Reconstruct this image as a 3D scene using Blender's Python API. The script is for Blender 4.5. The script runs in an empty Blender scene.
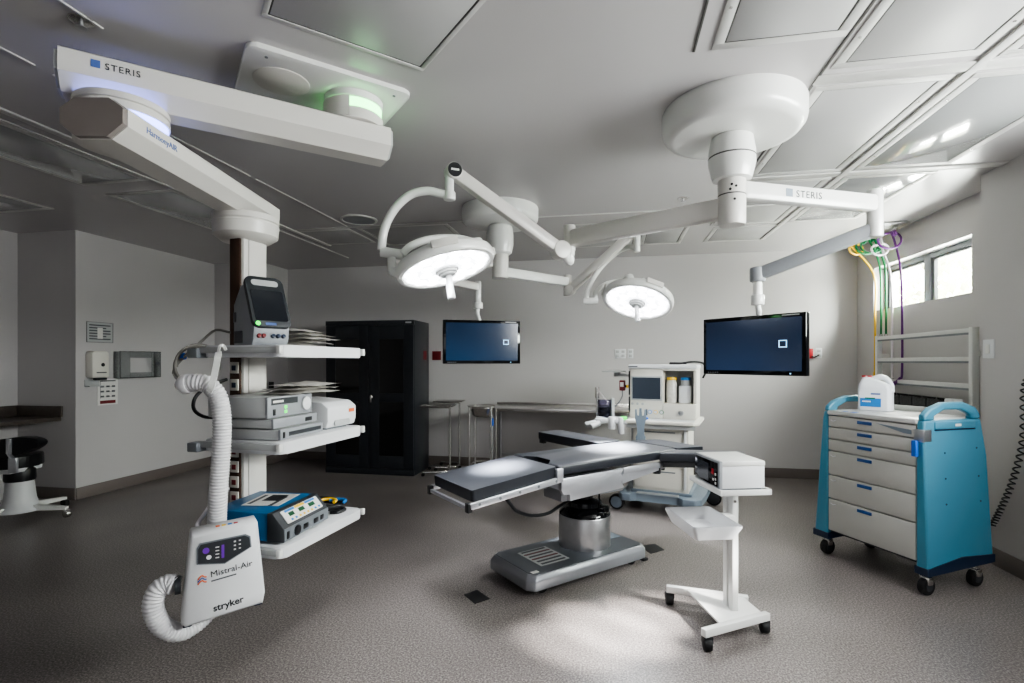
import bpy, bmesh, math, random
from mathutils import Matrix, Vector, Euler
random.seed(7)
PI = math.pi
R = math.radians
scene = bpy.context.scene
COL = scene.collection
CEIL = 2.835

# ------------------------------------------------------------------ camera frame and image coordinates
# Room axes: +Y runs to the back wall, +X to the window wall, floor z=0.
# The camera stands at the origin, eye height 1.45 m, turned 10.8 deg left.
H = 1.45
TH = R(10.8)
FW = Vector((-math.sin(TH), math.cos(TH), 0))
RT = Vector((math.cos(TH), math.sin(TH), 0))
def S(x, d, z):
    """x metres right of, d metres in front of the camera, z above floor -> room point"""
    v = FW * d + RT * x
    return Vector((v.x, v.y, z))
def px_pt(bx, by, d):
    """image pixel bx, by placed at an estimated depth d -> room point"""
    return S((bx - 512) / 515 * d, d, H + (362 - by) / 515 * d)

# --------------------------------------------------------------- materials
def lin(c):
    c = c.lstrip('#')
    o = []
    for i in (0, 2, 4):
        v = int(c[i:i + 2], 16) / 255
        o.append(v / 12.92 if v <= .04045 else ((v + .055) / 1.055) ** 2.4)
    return (o[0], o[1], o[2], 1)
M = {}
def mat(name, col, rough=.5, metal=0., spec=.5, var=.04, scale=6., bump=0., bscale=200., emit=None, estr=0., coat=0., alpha=1.):
    m = bpy.data.materials.new(name)
    m.use_nodes = True
    nt = m.node_tree
    b = nt.nodes['Principled BSDF']
    c = lin(col) if isinstance(col, str) else col
    b.inputs['Roughness'].default_value = rough
    b.inputs['Metallic'].default_value = metal
    b.inputs['Specular IOR Level'].default_value = spec
    b.inputs['Coat Weight'].default_value = coat
    b.inputs['Coat Roughness'].default_value = .08
    tc = nt.nodes.new('ShaderNodeTexCoord')
    n = nt.nodes.new('ShaderNodeTexNoise')
    n.inputs['Scale'].default_value = scale
    n.inputs['Detail'].default_value = 4
    nt.links.new(tc.outputs['Object'], n.inputs['Vector'])
    rp = nt.nodes.new('ShaderNodeValToRGB')
    rp.color_ramp.elements[0].position = .3
    rp.color_ramp.elements[1].position = .7
    rp.color_ramp.elements[0].color = tuple(max(0, v * (1 - var)) for v in c[:3]) + (1,)
    rp.color_ramp.elements[1].color = tuple(min(1, v * (1 + var)) for v in c[:3]) + (1,)
    nt.links.new(n.outputs['Fac'], rp.inputs['Fac'])
    nt.links.new(rp.outputs['Color'], b.inputs['Base Color'])
    if bump:
        n2 = nt.nodes.new('ShaderNodeTexNoise')
        n2.inputs['Scale'].default_value = bscale
        nt.links.new(tc.outputs['Object'], n2.inputs['Vector'])
        bp = nt.nodes.new('ShaderNodeBump')
        bp.inputs['Strength'].default_value = bump
        bp.inputs['Distance'].default_value = .002
        nt.links.new(n2.outputs['Fac'], bp.inputs['Height'])
        nt.links.new(bp.outputs['Normal'], b.inputs['Normal'])
    if emit:
        b.inputs['Emission Color'].default_value = lin(emit)
        b.inputs['Emission Strength'].default_value = estr
    if alpha < 1:
        b.inputs['Alpha'].default_value = alpha
    M[name] = m
    return m

def glass(name, tint, gloss=.12, rough=.02):
    m = bpy.data.materials.new(name)
    m.use_nodes = True
    nt = m.node_tree
    nt.nodes.clear()
    out = nt.nodes.new('ShaderNodeOutputMaterial')
    mix = nt.nodes.new('ShaderNodeMixShader')
    tr = nt.nodes.new('ShaderNodeBsdfTransparent')
    gl = nt.nodes.new('ShaderNodeBsdfGlossy')
    gl.inputs['Roughness'].default_value = rough
    tr.inputs['Color'].default_value = lin(tint)
    fr = nt.nodes.new('ShaderNodeLayerWeight')
    fr.inputs['Blend'].default_value = gloss
    nt.links.new(fr.outputs['Fresnel'], mix.inputs['Fac'])
    nt.links.new(tr.outputs['BSDF'], mix.inputs[1])
    nt.links.new(gl.outputs['BSDF'], mix.inputs[2])
    nt.links.new(mix.outputs['Shader'], out.inputs['Surface'])
    M[name] = m
    return m

mat('wall_paint', '#bbb8b8', .38, spec=.35, var=.015, scale=1.5, bump=.05, bscale=120)
mat('ceiling_paint', '#bebbbb', .24, spec=.4, var=.015, scale=1.0, bump=.012, bscale=9)
mat('panel_lens', '#b4b3b3', .36, spec=.3, var=.02, scale=2, bump=.02, bscale=14)
mat('panel_gloss', '#a6a7a8', .10, spec=1., var=.02, scale=2, coat=.6, bump=.16, bscale=7)
mat('panel_frame', '#c6c5c2', .4, var=.02)
mat('groove', '#4c4a48', .6)
mat('base_cove', '#6c6460', .45, var=.2, scale=300)
mat('white_enamel', '#dcdcd9', .28, var=.012, scale=3, coat=.25)
mat('boom_white', '#cfccc7', .33, var=.015, scale=3)
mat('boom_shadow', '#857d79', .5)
mat('white_plastic', '#d5d6d8', .4, var=.015)
mat('cream_plastic', '#d6d3ca', .42, var=.02)
mat('grey_plastic', '#8d9094', .42, var=.03)
mat('light_grey', '#aeb0b0', .4, var=.02)
mat('mid_grey', '#70757a', .4, var=.03)
mat('dark_grey', '#2f3236', .4, var=.05)
mat('black_plastic', '#151619', .38, var=.1)
mat('rubber', '#101012', .65, var=.1)
mat('gloss_black', '#06070a', .08, var=.05)
mat('black_paint', '#23262b', .3, var=.06, spec=.5)
mat('dark_glass', '#050607', .06, spec=.6)
mat('vinyl', '#43454b', .36, var=.05, scale=20, bump=.1, bscale=90)  # grey raised for the pad tops: sheen put into the colour
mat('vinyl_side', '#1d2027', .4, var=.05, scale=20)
mat('steel', '#dad8d5', .26, metal=1, var=.04, scale=12)
mat('brushed', '#b6b6b8', .36, metal=1, var=.06, scale=20)
mat('alu', '#c9cad0', .3, metal=.75, var=.04, scale=10)
mat('silver_paint', '#8f9196', .35, metal=.45, var=.03)
mat('base_grey', '#54585f', .3, metal=.3, var=.03)
mat('blue_cart', '#458199', .38, var=.03, scale=4)
mat('navy', '#16263f', .4, var=.05)
mat('blue_pull', '#1c4a86', .4)
mat('drawer_grey', '#b4b3ae', .42, var=.015, scale=3)
mat('top_grey', '#bfbfbd', .3)
mat('esu_blue', '#0f6396', .35, var=.04)
mat('anes_blue', '#76828e', .4, var=.03)
mat('rack_grey', '#d3d3d1', .4, var=.02)
mat('paper', '#d9d8d4', .7, var=.05, scale=40)
mat('ink', '#55565a', .7)
mat('ink_dark', '#22242a', .6)
mat('ink_blue', '#4a64a0', .6)
mat('red', '#b3202a', .4)
mat('dark_red', '#6b1a20', .45)
mat('orange', '#d2622a', .5)
mat('yellow', '#e3b71c', .4)
mat('green_hose', '#0f6b3f', .4)
mat('white_hose', '#e5e0e4', .4)
mat('purple', '#5f2270', .4)
mat('blue_tape', '#1f63c8', .5)
mat('bottle_white', '#e6e9ee', .35, var=.01)
mat('label_blue', '#1f78c0', .5)
mat('counter_lam', '#514a45', .4, var=.15, scale=15)
mat('hose_white', '#d3d2d4', .45, var=.02)
mat('cable_grey', '#77746f', .5)
mat('brown_tag', '#7a4a36', .5)
mat('strip_brown', '#4d3a30', .22, metal=.3)
mat('pouch', '#cfccc6', .25, var=.1, scale=30, bump=.6, bscale=40)
mat('led_green', '#1c8f2c', .4, emit='#30ff50', estr=1.6)
mat('ring_green', '#c8ffd0', .4, emit='#7dff8c', estr=3.5)
mat('ring_blue', '#c8d0ff', .4, emit='#7f90ff', estr=3.6)
mat('lamp_face', '#ffffff', .4, emit='#f4f8ff', estr=3.2)
mat('lamp_cell', '#ffffff', .3, emit='#ffffff', estr=6)
mat('seg_green', '#0c3b22', .3, emit='#0d5a33', estr=.25)
mat('purple_led', '#2a1548', .3, emit='#6b2ea0', estr=.5)
mat('icon_glow', '#9fd4ff', .4, emit='#a5d8ff', estr=1.2)
mat('foliage', '#eeeec4', .8, var=.5, scale=5)
mat('clear_rim', '#8f9090', .2, alpha=.55)
glass('pane', '#f4f8f4', .08)
glass('clear_plastic', '#eceeee', .25, .1)
glass('bin_plastic', '#b9bcc0', .3, .12)
glass('bellows_plastic', '#c4c2d8', .3, .1)

def screen_mat(name, c0, c1, estr):
    m = bpy.data.materials.new(name)
    m.use_nodes = True
    nt = m.node_tree
    b = nt.nodes['Principled BSDF']
    b.inputs['Base Color'].default_value = (.004, .006, .01, 1)
    b.inputs['Roughness'].default_value = .16
    tc = nt.nodes.new('ShaderNodeTexCoord')
    n = nt.nodes.new('ShaderNodeTexNoise')
    n.inputs['Scale'].default_value = 1.6
    n.inputs['Detail'].default_value = 1
    nt.links.new(tc.outputs['Object'], n.inputs['Vector'])
    rp = nt.nodes.new('ShaderNodeValToRGB')
    rp.color_ramp.elements[0].position = .35
    rp.color_ramp.elements[1].position = .7
    rp.color_ramp.elements[0].color = lin(c0)
    rp.color_ramp.elements[1].color = lin(c1)
    nt.links.new(n.outputs['Fac'], rp.inputs['Fac'])
    nt.links.new(rp.outputs['Color'], b.inputs['Emission Color'])
    b.inputs['Emission Strength'].default_value = estr
    M[name] = m
screen_mat('screen_navy', '#061f38', '#0e3352', .75)
screen_mat('screen_navy_light', '#131f33', '#21334f', .75)
screen_mat('screen_slate', '#272d34', '#383f47', .8)
screen_mat('screen_off', '#101113', '#18191b', .8)

# floor: speckled resin
def floor_mat():
    m = mat('floor_resin', '#6f6c68', .34, spec=.4)
    nt = m.node_tree
    b = nt.nodes['Principled BSDF']
    tc = [n for n in nt.nodes if n.type == 'TEX_COORD'][0]
    n1 = nt.nodes.new('ShaderNodeTexNoise'); n1.inputs['Scale'].default_value = 105; n1.inputs['Detail'].default_value = 3; n1.inputs['Roughness'].default_value = .75
    n2 = nt.nodes.new('ShaderNodeTexNoise'); n2.inputs['Scale'].default_value = 1.3; n2.inputs['Detail'].default_value = 1.5
    for n in (n1, n2): nt.links.new(tc.outputs['Object'], n.inputs['Vector'])
    r1 = nt.nodes.new('ShaderNodeValToRGB')
    r1.color_ramp.elements[0].position = .36; r1.color_ramp.elements[0].color = lin('#4d4846')
    r1.color_ramp.elements[1].position = .66; r1.color_ramp.elements[1].color = lin('#ada6a3')
    e = r1.color_ramp.elements.new(.5); e.color = lin('#787271')
    nt.links.new(n1.outputs['Fac'], r1.inputs['Fac'])
    r2 = nt.nodes.new('ShaderNodeValToRGB')
    r2.color_ramp.elements[0].position = .3; r2.color_ramp.elements[0].color = (.78, .77, .76, 1)
    r2.color_ramp.elements[1].position = .7; r2.color_ramp.elements[1].color = (1.08, 1.07, 1.05, 1)
    nt.links.new(n2.outputs['Fac'], r2.inputs['Fac'])
    mx = nt.nodes.new('ShaderNodeMixRGB'); mx.blend_type = 'MULTIPLY'; mx.inputs['Fac'].default_value = 1
    nt.links.new(r1.outputs['Color'], mx.inputs['Color1']); nt.links.new(r2.outputs['Color'], mx.inputs['Color2'])
    nt.links.new(mx.outputs['Color'], b.inputs['Base Color'])
    b.inputs['Roughness'].default_value = .31
    bp = nt.nodes.new('ShaderNodeBump'); bp.inputs['Strength'].default_value = .12; bp.inputs['Distance'].default_value = .003
    nt.links.new(n1.outputs['Fac'], bp.inputs['Height']); nt.links.new(bp.outputs['Normal'], b.inputs['Normal'])
floor_mat()

# ------------------------------------------------------------ mesh helpers
def frame_from(z, up=Vector((0, 0, 1))):
    z = z.normalized()
    if abs(z.dot(up)) > .99: up = Vector((0, 1, 0))
    x = up.cross(z).normalized()
    y = z.cross(x)
    return Matrix((x, y, z)).transposed()

def smooth_path(pts, n=8, closed=False):
    pts = [Vector(p) for p in pts]
    out = []
    L = len(pts)
    rng = range(L if closed else L - 1)
    for i in rng:
        if closed:
            p0, p1, p2, p3 = pts[(i - 1) % L], pts[i], pts[(i + 1) % L], pts[(i + 2) % L]
        else:
            p1, p2 = pts[i], pts[i + 1]
            p0 = pts[i - 1] if i > 0 else p1 * 2 - p2
            p3 = pts[i + 2] if i + 2 < L else p2 * 2 - p1
        for k in range(n):
            t = k / n
            out.append(.5 * ((2 * p1) + (p2 - p0) * t + (2 * p0 - 5 * p1 + 4 * p2 - p3) * t * t + (3 * p1 - p0 - 3 * p2 + p3) * t ** 3))
    if not closed: out.append(pts[-1])
    return out

class MB:
    def __init__(s): s.bm = bmesh.new()
    def _bev(s, vs, bev, seg=2):
        if bev <= 0: return
        es = set()
        for v in vs:
            for e in v.link_edges: es.add(e)
        bmesh.ops.bevel(s.bm, geom=list(es), offset=bev, segments=seg, affect='EDGES', profile=.5, clamp_overlap=True)
    def box(s, c, d, rz=0, bev=0, rot=None, seg=2):
        r = rot if rot is not None else Matrix.Rotation(rz, 3, 'Z')
        m = Matrix.Translation(Vector(c)) @ r.to_4x4() @ Matrix.Diagonal((d[0], d[1], d[2], 1))
        g = bmesh.ops.create_cube(s.bm, size=1, matrix=m)
        s._bev(g['verts'], bev, seg)
        return s
    def bx(s, x0, x1, y0, y1, z0, z1, bev=0, seg=2):
        return s.box(((x0 + x1) / 2, (y0 + y1) / 2, (z0 + z1) / 2), (abs(x1 - x0), abs(y1 - y0), abs(z1 - z0)), bev=bev, seg=seg)
    def bar(s, p0, p1, w, h, bev=0, up=(0, 0, 1)):
        """rectangular bar from p0 to p1; w sideways, h along up"""
        p0, p1 = Vector(p0), Vector(p1)
        m = frame_from(p1 - p0, Vector(up))
        return s.box((p0 + p1) / 2, (w, h, (p1 - p0).length), rot=m, bev=bev)
    def cyl(s, p0, p1, r, r2=None, n=24, bev=0):
        p0, p1 = Vector(p0), Vector(p1)
        d = p1 - p0
        m = Matrix.Translation((p0 + p1) / 2) @ frame_from(d).to_4x4()
        g = bmesh.ops.create_cone(s.bm, cap_ends=True, segments=n, radius1=r, radius2=r if r2 is None else r2, depth=d.length, matrix=m)
        if bev:
            es = [e for e in set(e for v in g['verts'] for e in v.link_edges) if any(len(f.verts) > 4 for f in e.link_faces)]
            bmesh.ops.bevel(s.bm, geom=es, offset=bev, segments=2, affect='EDGES', profile=.5)
        return s
    def sphere(s, c, r, sc=(1, 1, 1), n=20, rot=None):
        m = Matrix.Translation(Vector(c)) @ (rot.to_4x4() if rot else Matrix.Identity(4)) @ Matrix.Diagonal((sc[0] * r, sc[1] * r, sc[2] * r, 1))
        bmesh.ops.create_uvsphere(s.bm, u_segments=n, v_segments=n // 2, radius=1, matrix=m)
        return s
    def tube(s, pts, r, n=10, closed=False, sm=6, rad=None):
        P = smooth_path(pts, sm, closed) if sm else [Vector(p) for p in pts]
        L = len(P)
        rings = []
        prev = None
        for i, p in enumerate(P):
            if closed: t = P[(i + 1) % L] - P[i - 1]
            else: t = P[min(i + 1, L - 1)] - P[max(i - 1, 0)]
            t.normalize()
            if prev is None:
                f = frame_from(t); x = f.col[0].copy()
            else:
                x = prev - t * prev.dot(t)
                if x.length < 1e-6: x = frame_from(t).col[0].copy()
                x.normalize()
            prev = x
            y = t.cross(x)
            rr = rad(i / max(1, L - 1)) if rad else r
            rings.append([s.bm.verts.new(p + (x * math.cos(2 * PI * k / n) + y * math.sin(2 * PI * k / n)) * rr) for k in range(n)])
        for i in range(L if closed else L - 1):
            a, b = rings[i], rings[(i + 1) % L]
            for k in range(n):
                s.bm.faces.new((a[k], a[(k + 1) % n], b[(k + 1) % n], b[k]))
        if not closed:
            s.bm.faces.new(rings[0][::-1]); s.bm.faces.new(rings[-1])
        return s
    def lathe(s, prof, c=(0, 0, 0), n=40, m=None, sx=1, sy=1):
        m = m or Matrix.Identity(3)
        c = Vector(c)
        rings = []
        for r, z in prof:
            if r < 1e-5: rings.append([s.bm.verts.new(c + m @ Vector((0, 0, z)))])
            else: rings.append([s.bm.verts.new(c + m @ Vector((sx * r * math.cos(2 * PI * k / n), sy * r * math.sin(2 * PI * k / n), z))) for k in range(n)])
        for a, b in zip(rings, rings[1:]):
            for k in range(n):
                k2 = (k + 1) % n
                if len(a) == 1 and len(b) == 1: continue
                if len(a) == 1: s.bm.faces.new((a[0], b[k2], b[k]))
                elif len(b) == 1: s.bm.faces.new((a[k], a[k2], b[0]))
                else: s.bm.faces.new((a[k], a[k2], b[k2], b[k]))
        return s
    def prism(s, poly, z0, z1, m=None, o=(0, 0, 0), bev=0, seg=2):
        m = m or Matrix.Identity(3)
        o = Vector(o)
        lo = [s.bm.verts.new(o + m @ Vector((x, y, z0))) for x, y in poly]
        hi = [s.bm.verts.new(o + m @ Vector((x, y, z1))) for x, y in poly]
        n = len(poly)
        s.bm.faces.new(lo[::-1]); s.bm.faces.new(hi)
        for k in range(n):
            s.bm.faces.new((lo[k], lo[(k + 1) % n], hi[(k + 1) % n], hi[k]))
        if bev: s._bev(lo + hi, bev, seg)
        return s
    def loft(s, secs, caps=True, bev=0):
        """secs: list of equal-length point loops"""
        rings = [[s.bm.verts.new(Vector(p)) for p in q] for q in secs]
        n = len(rings[0])
        for a, b in zip(rings, rings[1:]):
            for k in range(n):
                s.bm.faces.new((a[k], a[(k + 1) % n], b[(k + 1) % n], b[k]))
        if caps:
            s.bm.faces.new(rings[0][::-1]); s.bm.faces.new(rings[-1])
        if bev: s._bev([v for r in rings for v in r], bev)
        return s
    def build(s, name, m, parent=None, loc=None, rz=None, ang=38):
        bm = s.bm
        bmesh.ops.recalc_face_normals(bm, faces=bm.faces)
        me = bpy.data.meshes.new(name)
        bm.to_mesh(me); bm.free()
        me.shade_smooth()
        me.set_sharp_from_angle(angle=R(ang))
        me.materials.append(M[m] if isinstance(m, str) else m)
        o = bpy.data.objects.new(name, me)
        COL.objects.link(o)
        if parent is not None: o.parent = parent
        if loc is not None: o.location = loc
        if rz is not None: o.rotation_euler = (0, 0, rz)
        return o

def text(name, body, size, m, parent, mx, ext=.0008, align='LEFT', shear=0, bold=0., sp=1.0):
    cu = bpy.data.curves.new(name, 'FONT')
    cu.body = body; cu.size = size; cu.extrude = ext; cu.align_x = align; cu.shear = shear; cu.offset = bold; cu.space_character = sp
    cu.resolution_u = 3
    o = bpy.data.objects.new(name, cu)
    COL.objects.link(o)
    dg = bpy.context.evaluated_depsgraph_get()
    me = bpy.data.meshes.new_from_object(o.evaluated_get(dg))
    bpy.data.objects.remove(o); bpy.data.curves.remove(cu)
    me.transform(mx)
    me.materials.clear(); me.materials.append(M[m])
    me.name = name
    ob = bpy.data.objects.new(name, me)
    COL.objects.link(ob)
    ob.parent = parent
    return ob

def axes(o, x, y):
    """matrix with given text x and y directions"""
    x = Vector(x).normalized(); y = Vector(y).normalized(); z = x.cross(y).normalized(); y = z.cross(x)
    m = Matrix((x, y, z)).transposed().to_4x4()
    m.translation = Vector(o)
    return m

def thing(name, label, cat, loc=(0, 0, 0), rz=0., group=None):
    o = bpy.data.objects.new(name, None)
    COL.objects.link(o)
    o.empty_display_size = .1
    o.location = loc; o.rotation_euler = (0, 0, rz)
    o['label'] = label; o['category'] = cat
    if group: o['group'] = group
    return o
def tag(o, label, cat, group=None):
    o['label'] = label; o['category'] = cat
    if group: o['group'] = group
    return o
def struct(o):
    o['kind'] = 'structure'
    return o
def copy_tree(o, parent=None):
    c = o.copy(); COL.objects.link(c)
    if parent is not None: c.parent = parent
    for ch in list(o.children): copy_tree(ch, c)
    return c
def circ(c, r, n=24): return [(c[0] + r * math.cos(2 * PI * k / n), c[1] + r * math.sin(2 * PI * k / n)) for k in range(n)]
def rrect(x0, x1, y0, y1, r, n=5):
    o = []
    for cx, cy, a in ((x1 - r, y0 + r, -PI / 2), (x1 - r, y1 - r, 0), (x0 + r, y1 - r, PI / 2), (x0 + r, y0 + r, PI)):
        for k in range(n + 1):
            t = a + PI / 2 * k / n
            o.append((cx + r * math.cos(t), cy + r * math.sin(t)))
    return o
XZ = Matrix(((1, 0, 0), (0, 0, -1), (0, 1, 0)))      # prism: poly in x,z ; extrudes toward -y
YZ = Matrix(((0, 0, 1), (1, 0, 0), (0, 1, 0)))       # prism: poly in y,z ; extrudes along +x

# =================================================================== SETTING
BY, LX, CX, CYF, RX, PX, PY = 6.955, -5.51, -4.75, 6.38, 2.957, 2.705, 4.41
AY, AX, RY = 4.45, -6.27, -2.6
WY0, WY1, WZ0, WZ1 = 4.93, 6.556, 2.03, 2.515
struct(MB().bx(AX - .2, RX + .3, RY - .2, BY + .2, -.12, 0).build('floor', 'floor_resin'))
struct(MB().bx(AX - .2, RX + .3, RY - .2, BY + .2, CEIL, CEIL + .12).build('ceiling', 'ceiling_paint'))
struct(MB().bx(CX, RX + .3, BY, BY + .15, 0, CEIL).build('wall_back', 'wall_paint'))
struct(MB().bx(LX - .1, LX, AY, CYF, 0, CEIL).build('wall_left', 'wall_paint'))
struct(MB().bx(LX - .1, CX, CYF, CYF + .1, 0, CEIL).bx(CX - .1, CX, CYF + .1, BY + .15, 0, CEIL).build('wall_back_corner', 'wall_paint'))
struct(MB().bx(AX - .1, LX - .1, AY, AY + .1, 0, CEIL).build('wall_alcove', 'wall_paint'))
struct(MB().bx(AX - .1, AX, RY, AY, 0, CEIL).build('wall_alcove_left', 'wall_paint'))
struct(MB().bx(RX, RX + .25, PY, WY0, 0, CEIL).bx(RX, RX + .25, WY1, BY, 0, CEIL).bx(RX, RX + .25, WY0, WY1, 0, WZ0).bx(RX, RX + .25, WY0, WY1, WZ1, CEIL).build('wall_right', 'wall_paint'))
V0, V1, VZ0, VZ1 = .7, 3.3, 1.75, 2.55
struct(MB().bx(PX, RX + .25, RY, V0, 0, CEIL).bx(PX, RX + .25, V1, PY, 0, CEIL).bx(PX, RX + .25, V0, V1, 0, VZ0).bx(PX, RX + .25, V0, V1, VZ1, CEIL).build('wall_right_pier', 'wall_paint'))
w2 = struct(thing('window_added', '', '')); del w2['label']; del w2['category']  # unseen window, added to house the side light
b = MB()
for y0, y1 in ((V0, V0 + .05), (V1 - .05, V1), (1.95, 2.05)): b.bx(3.05, 3.10, y0, y1, VZ0, VZ1, bev=.004)
for z0, z1 in ((VZ0, VZ0 + .04), (VZ1 - .04, VZ1)): b.bx(3.05, 3.10, V0 + .05, 1.95, z0, z1, bev=.004).bx(3.05, 3.10, 2.05, V1 - .05, z0, z1, bev=.004)
b.build('window_frame', 'mid_grey', w2)
for y0, y1 in ((V0 + .05, 1.95), (2.05, V1 - .05)): MB().bx(3.07, 3.076, y0, y1, VZ0 + .04, VZ1 - .04).build('pane', 'pane', w2)
struct(MB().bx(AX - .1, RX + .25, RY - .12, RY, 0, CEIL).build('wall_rear', 'wall_paint'))
BH = .125
struct(MB().bx(CX, RX, BY - .014, BY, 0, BH, bev=.004).build('baseboard_back', 'base_cove'))
struct(MB().bx(LX, LX + .014, AY, CYF, 0, BH, bev=.004).build('baseboard_left', 'base_cove'))
struct(MB().bx(LX, CX + .014, CYF - .014, CYF, 0, BH, bev=.004).bx(CX, CX + .014, CYF, BY - .014, 0, BH, bev=.004).build('baseboard_corner', 'base_cove'))
struct(MB().bx(AX, LX, AY - .014, AY, 0, BH, bev=.004).build('baseboard_alcove', 'base_cove'))
struct(MB().bx(RX - .014, RX, PY, BY - .014, 0, BH, bev=.004).build('baseboard_right', 'base_cove'))
struct(MB().bx(PX - .014, PX, RY, PY, 0, BH, bev=.004).bx(PX - .014, RX - .014, PY, PY + .014, 0, BH, bev=.004).build('baseboard_right_pier', 'base_cove'))

# window
w = struct(thing('window_1', '', '')); del w['label']; del w['category']
b = MB()
fx0, fx1 = RX + .11, RX + .16
for y0, y1 in ((WY0, WY0 + .045), (WY1 - .045, WY1), (5.70, 5.80)): b.bx(fx0, fx1, y0, y1, WZ0, WZ1, bev=.004)
b.bx(fx0, fx1, WY0 + .045, 5.70, WZ1 - .05, WZ1, bev=.004).bx(fx0, fx1, 5.80, WY1 - .045, WZ1 - .05, WZ1, bev=.004)
b.bx(fx0, fx1, WY0 + .045, 5.70, WZ0, WZ0 + .02, bev=.004).bx(fx0, fx1, 5.80, WY1 - .045, WZ0, WZ0 + .02, bev=.004)
fr = b.build('window_frame', 'mid_grey', w)
for y0, y1 in ((WY0 + .045, 5.70), (5.80, WY1 - .045)):
    sash = MB().bx(fx0 + .01, fx1 - .01, y1 - .05, y1, WZ0 + .02, WZ1 - .05).bx(fx0 + .01, fx1 - .01, y0, y0 + .02, WZ0 + .02, WZ1 - .05).bx(fx0 + .01, fx1 - .01, y0 + .02, y1 - .05, WZ1 - .075, WZ1 - .05).build('sash', 'dark_grey', w)
    MB().bx(fx0 + .02, fx0 + .026, y0 + .02, y1 - .05, WZ0 + .02, WZ1 - .075).build('pane', 'pane', w)
# greenery beyond the glass
hb = MB()
for k in range(2600):
    c = Vector((random.uniform(4.6, 6.2), random.uniform(2.5, 12.5), random.uniform(1.4, 4.2)))
    if random.random() < (c.z - 2.3) * .5: continue
    m = Euler((random.uniform(0, 6), random.uniform(0, 6), random.uniform(0, 6))).to_matrix()
    sz = random.uniform(.08, .2)
    vs = [hb.bm.verts.new(c + m @ Vector(p) * sz) for p in ((-1, 0, 0), (0, -.45, .1), (1, 0, 0), (0, .45, .1))]
    hb.bm.faces.new(vs)
tag(hb.build('hedge', 'foliage'), 'sunlit pale green hedge seen outside through the high window', 'hedge')['kind'] = 'stuff'

# ------------------------------------------------------- ceiling panels
def ceiling_panel(x0, x1, y0, y1, label, lens='panel_lens', rz=0, c=None, fr=.045, screws=True):
    cx, cy = c if c else ((x0 + x1) / 2, (y0 + y1) / 2)
    a, d = (x1 - x0) / 2, (y1 - y0) / 2
    t = thing('ceiling_panel', label, 'ceiling panel', (cx, cy, CEIL), rz, 'flush framed ceiling panels')
    b = MB()
    for xx0, xx1, yy0, yy1 in ((-a, a, -d, -d + fr), (-a, a, d - fr, d), (-a, -a + fr, -d + fr, d - fr), (a - fr, a, -d + fr, d - fr)):
        b.bx(xx0, xx1, yy0, yy1, -.005, 0, bev=.002)
    b.build('frame', 'panel_frame', t)
    b = MB()
    g = .007
    a2, d2 = a - fr, d - fr
    for xx0, xx1, yy0, yy1 in ((-a2, a2, -d2, -d2 + g), (-a2, a2, d2 - g, d2), (-a2, -a2 + g, -d2 + g, d2 - g), (a2 - g, a2, -d2 + g, d2 - g)):
        b.bx(xx0, xx1, yy0, yy1, -.002, 0)
    b.build('gasket', 'groove', t)
    MB().bx(-a2 + g, a2 - g, -d2 + g, d2 - g, -.003, 0, bev=.001).build('lens', lens, t)
    if screws:
        for sx, sy in ((-1, -.6), (-1, .6), (1, -.6), (1, .6)):
            MB().cyl((sx * (a - fr / 2), sy * d, -.008), (sx * (a - fr / 2), sy * d, -.004), .006, n=10).build('screw', 'steel', t)
    return t
ceiling_panel(1.02, 1.63, 1.45, 2.67, 'flush ceiling panel at the top edge, right of the groove above the big round canopy')
ceiling_panel(1.02, 1.63, 2.83, 4.10, 'flush ceiling panel just right of the large round ceiling canopy, above the branded arm')
ceiling_panel(1.72, 2.33, 2.84, 4.10, 'glossy ceiling panel reflecting the bright window, above the pier corner', 'panel_gloss')
ceiling_panel(1.72, 2.33, 1.45, 2.70, 'flush ceiling panel cut by the right edge of the photo, nearest the camera', 'panel_lens')
ceiling_panel(1.72, 2.33, 4.24, 5.50, 'glossy ceiling panel by the window wall, above the hanging hoses', 'panel_gloss')
ceiling_panel(1.02, 1.63, 4.24, 5.50, 'narrow-looking ceiling panel behind the branded arm, over the right wall screen', 'panel_lens')
ceiling_panel(.44, .98, 1.0, 2.41, 'ceiling panel directly above and before the big round canopy')
ceiling_panel(0, .70, 0, .70, 'square ceiling panel turned diagonally beside the boom mounting plate', rz=R(45), c=(-.875, 1.83), fr=.022, screws=False)
ceiling_panel(-4.05, -3.44, 2.10, 3.33, 'dark glossy ceiling panel at far left, reflecting the wall corner', 'panel_gloss')
ceiling_panel(-4.09, -3.44, 3.54, 4.82, 'dark ceiling panel left of the articulated white boom arm, over the wall posters', 'panel_gloss')
ceiling_panel(-5.54, -4.94, 2.55, 3.80, 'outermost left ceiling panel, over the dark alcove', 'panel_gloss')
ceiling_panel(-3.30, -2.66, 4.92, 5.56, 'ceiling panel above the equipment column, toward the black cabinet', 'panel_lens')
ceiling_panel(-2.58, -1.60, 4.92, 5.72, 'ceiling panel left of the far round canopy, beside the round grille', 'panel_lens')
ceiling_panel(-.42, .30, 5.20, 6.25, 'ceiling panel over the back wall behind the far canopy stem', 'panel_lens')
ceiling_panel(.34, .80, 5.24, 6.25, 'small ceiling panel behind the large grey boom arm, above the right lamp', 'panel_lens')
ceiling_panel(1.05, 1.70, 5.60, 6.25, 'ceiling panel close to the back wall above the right wall screen', 'panel_lens')
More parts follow.
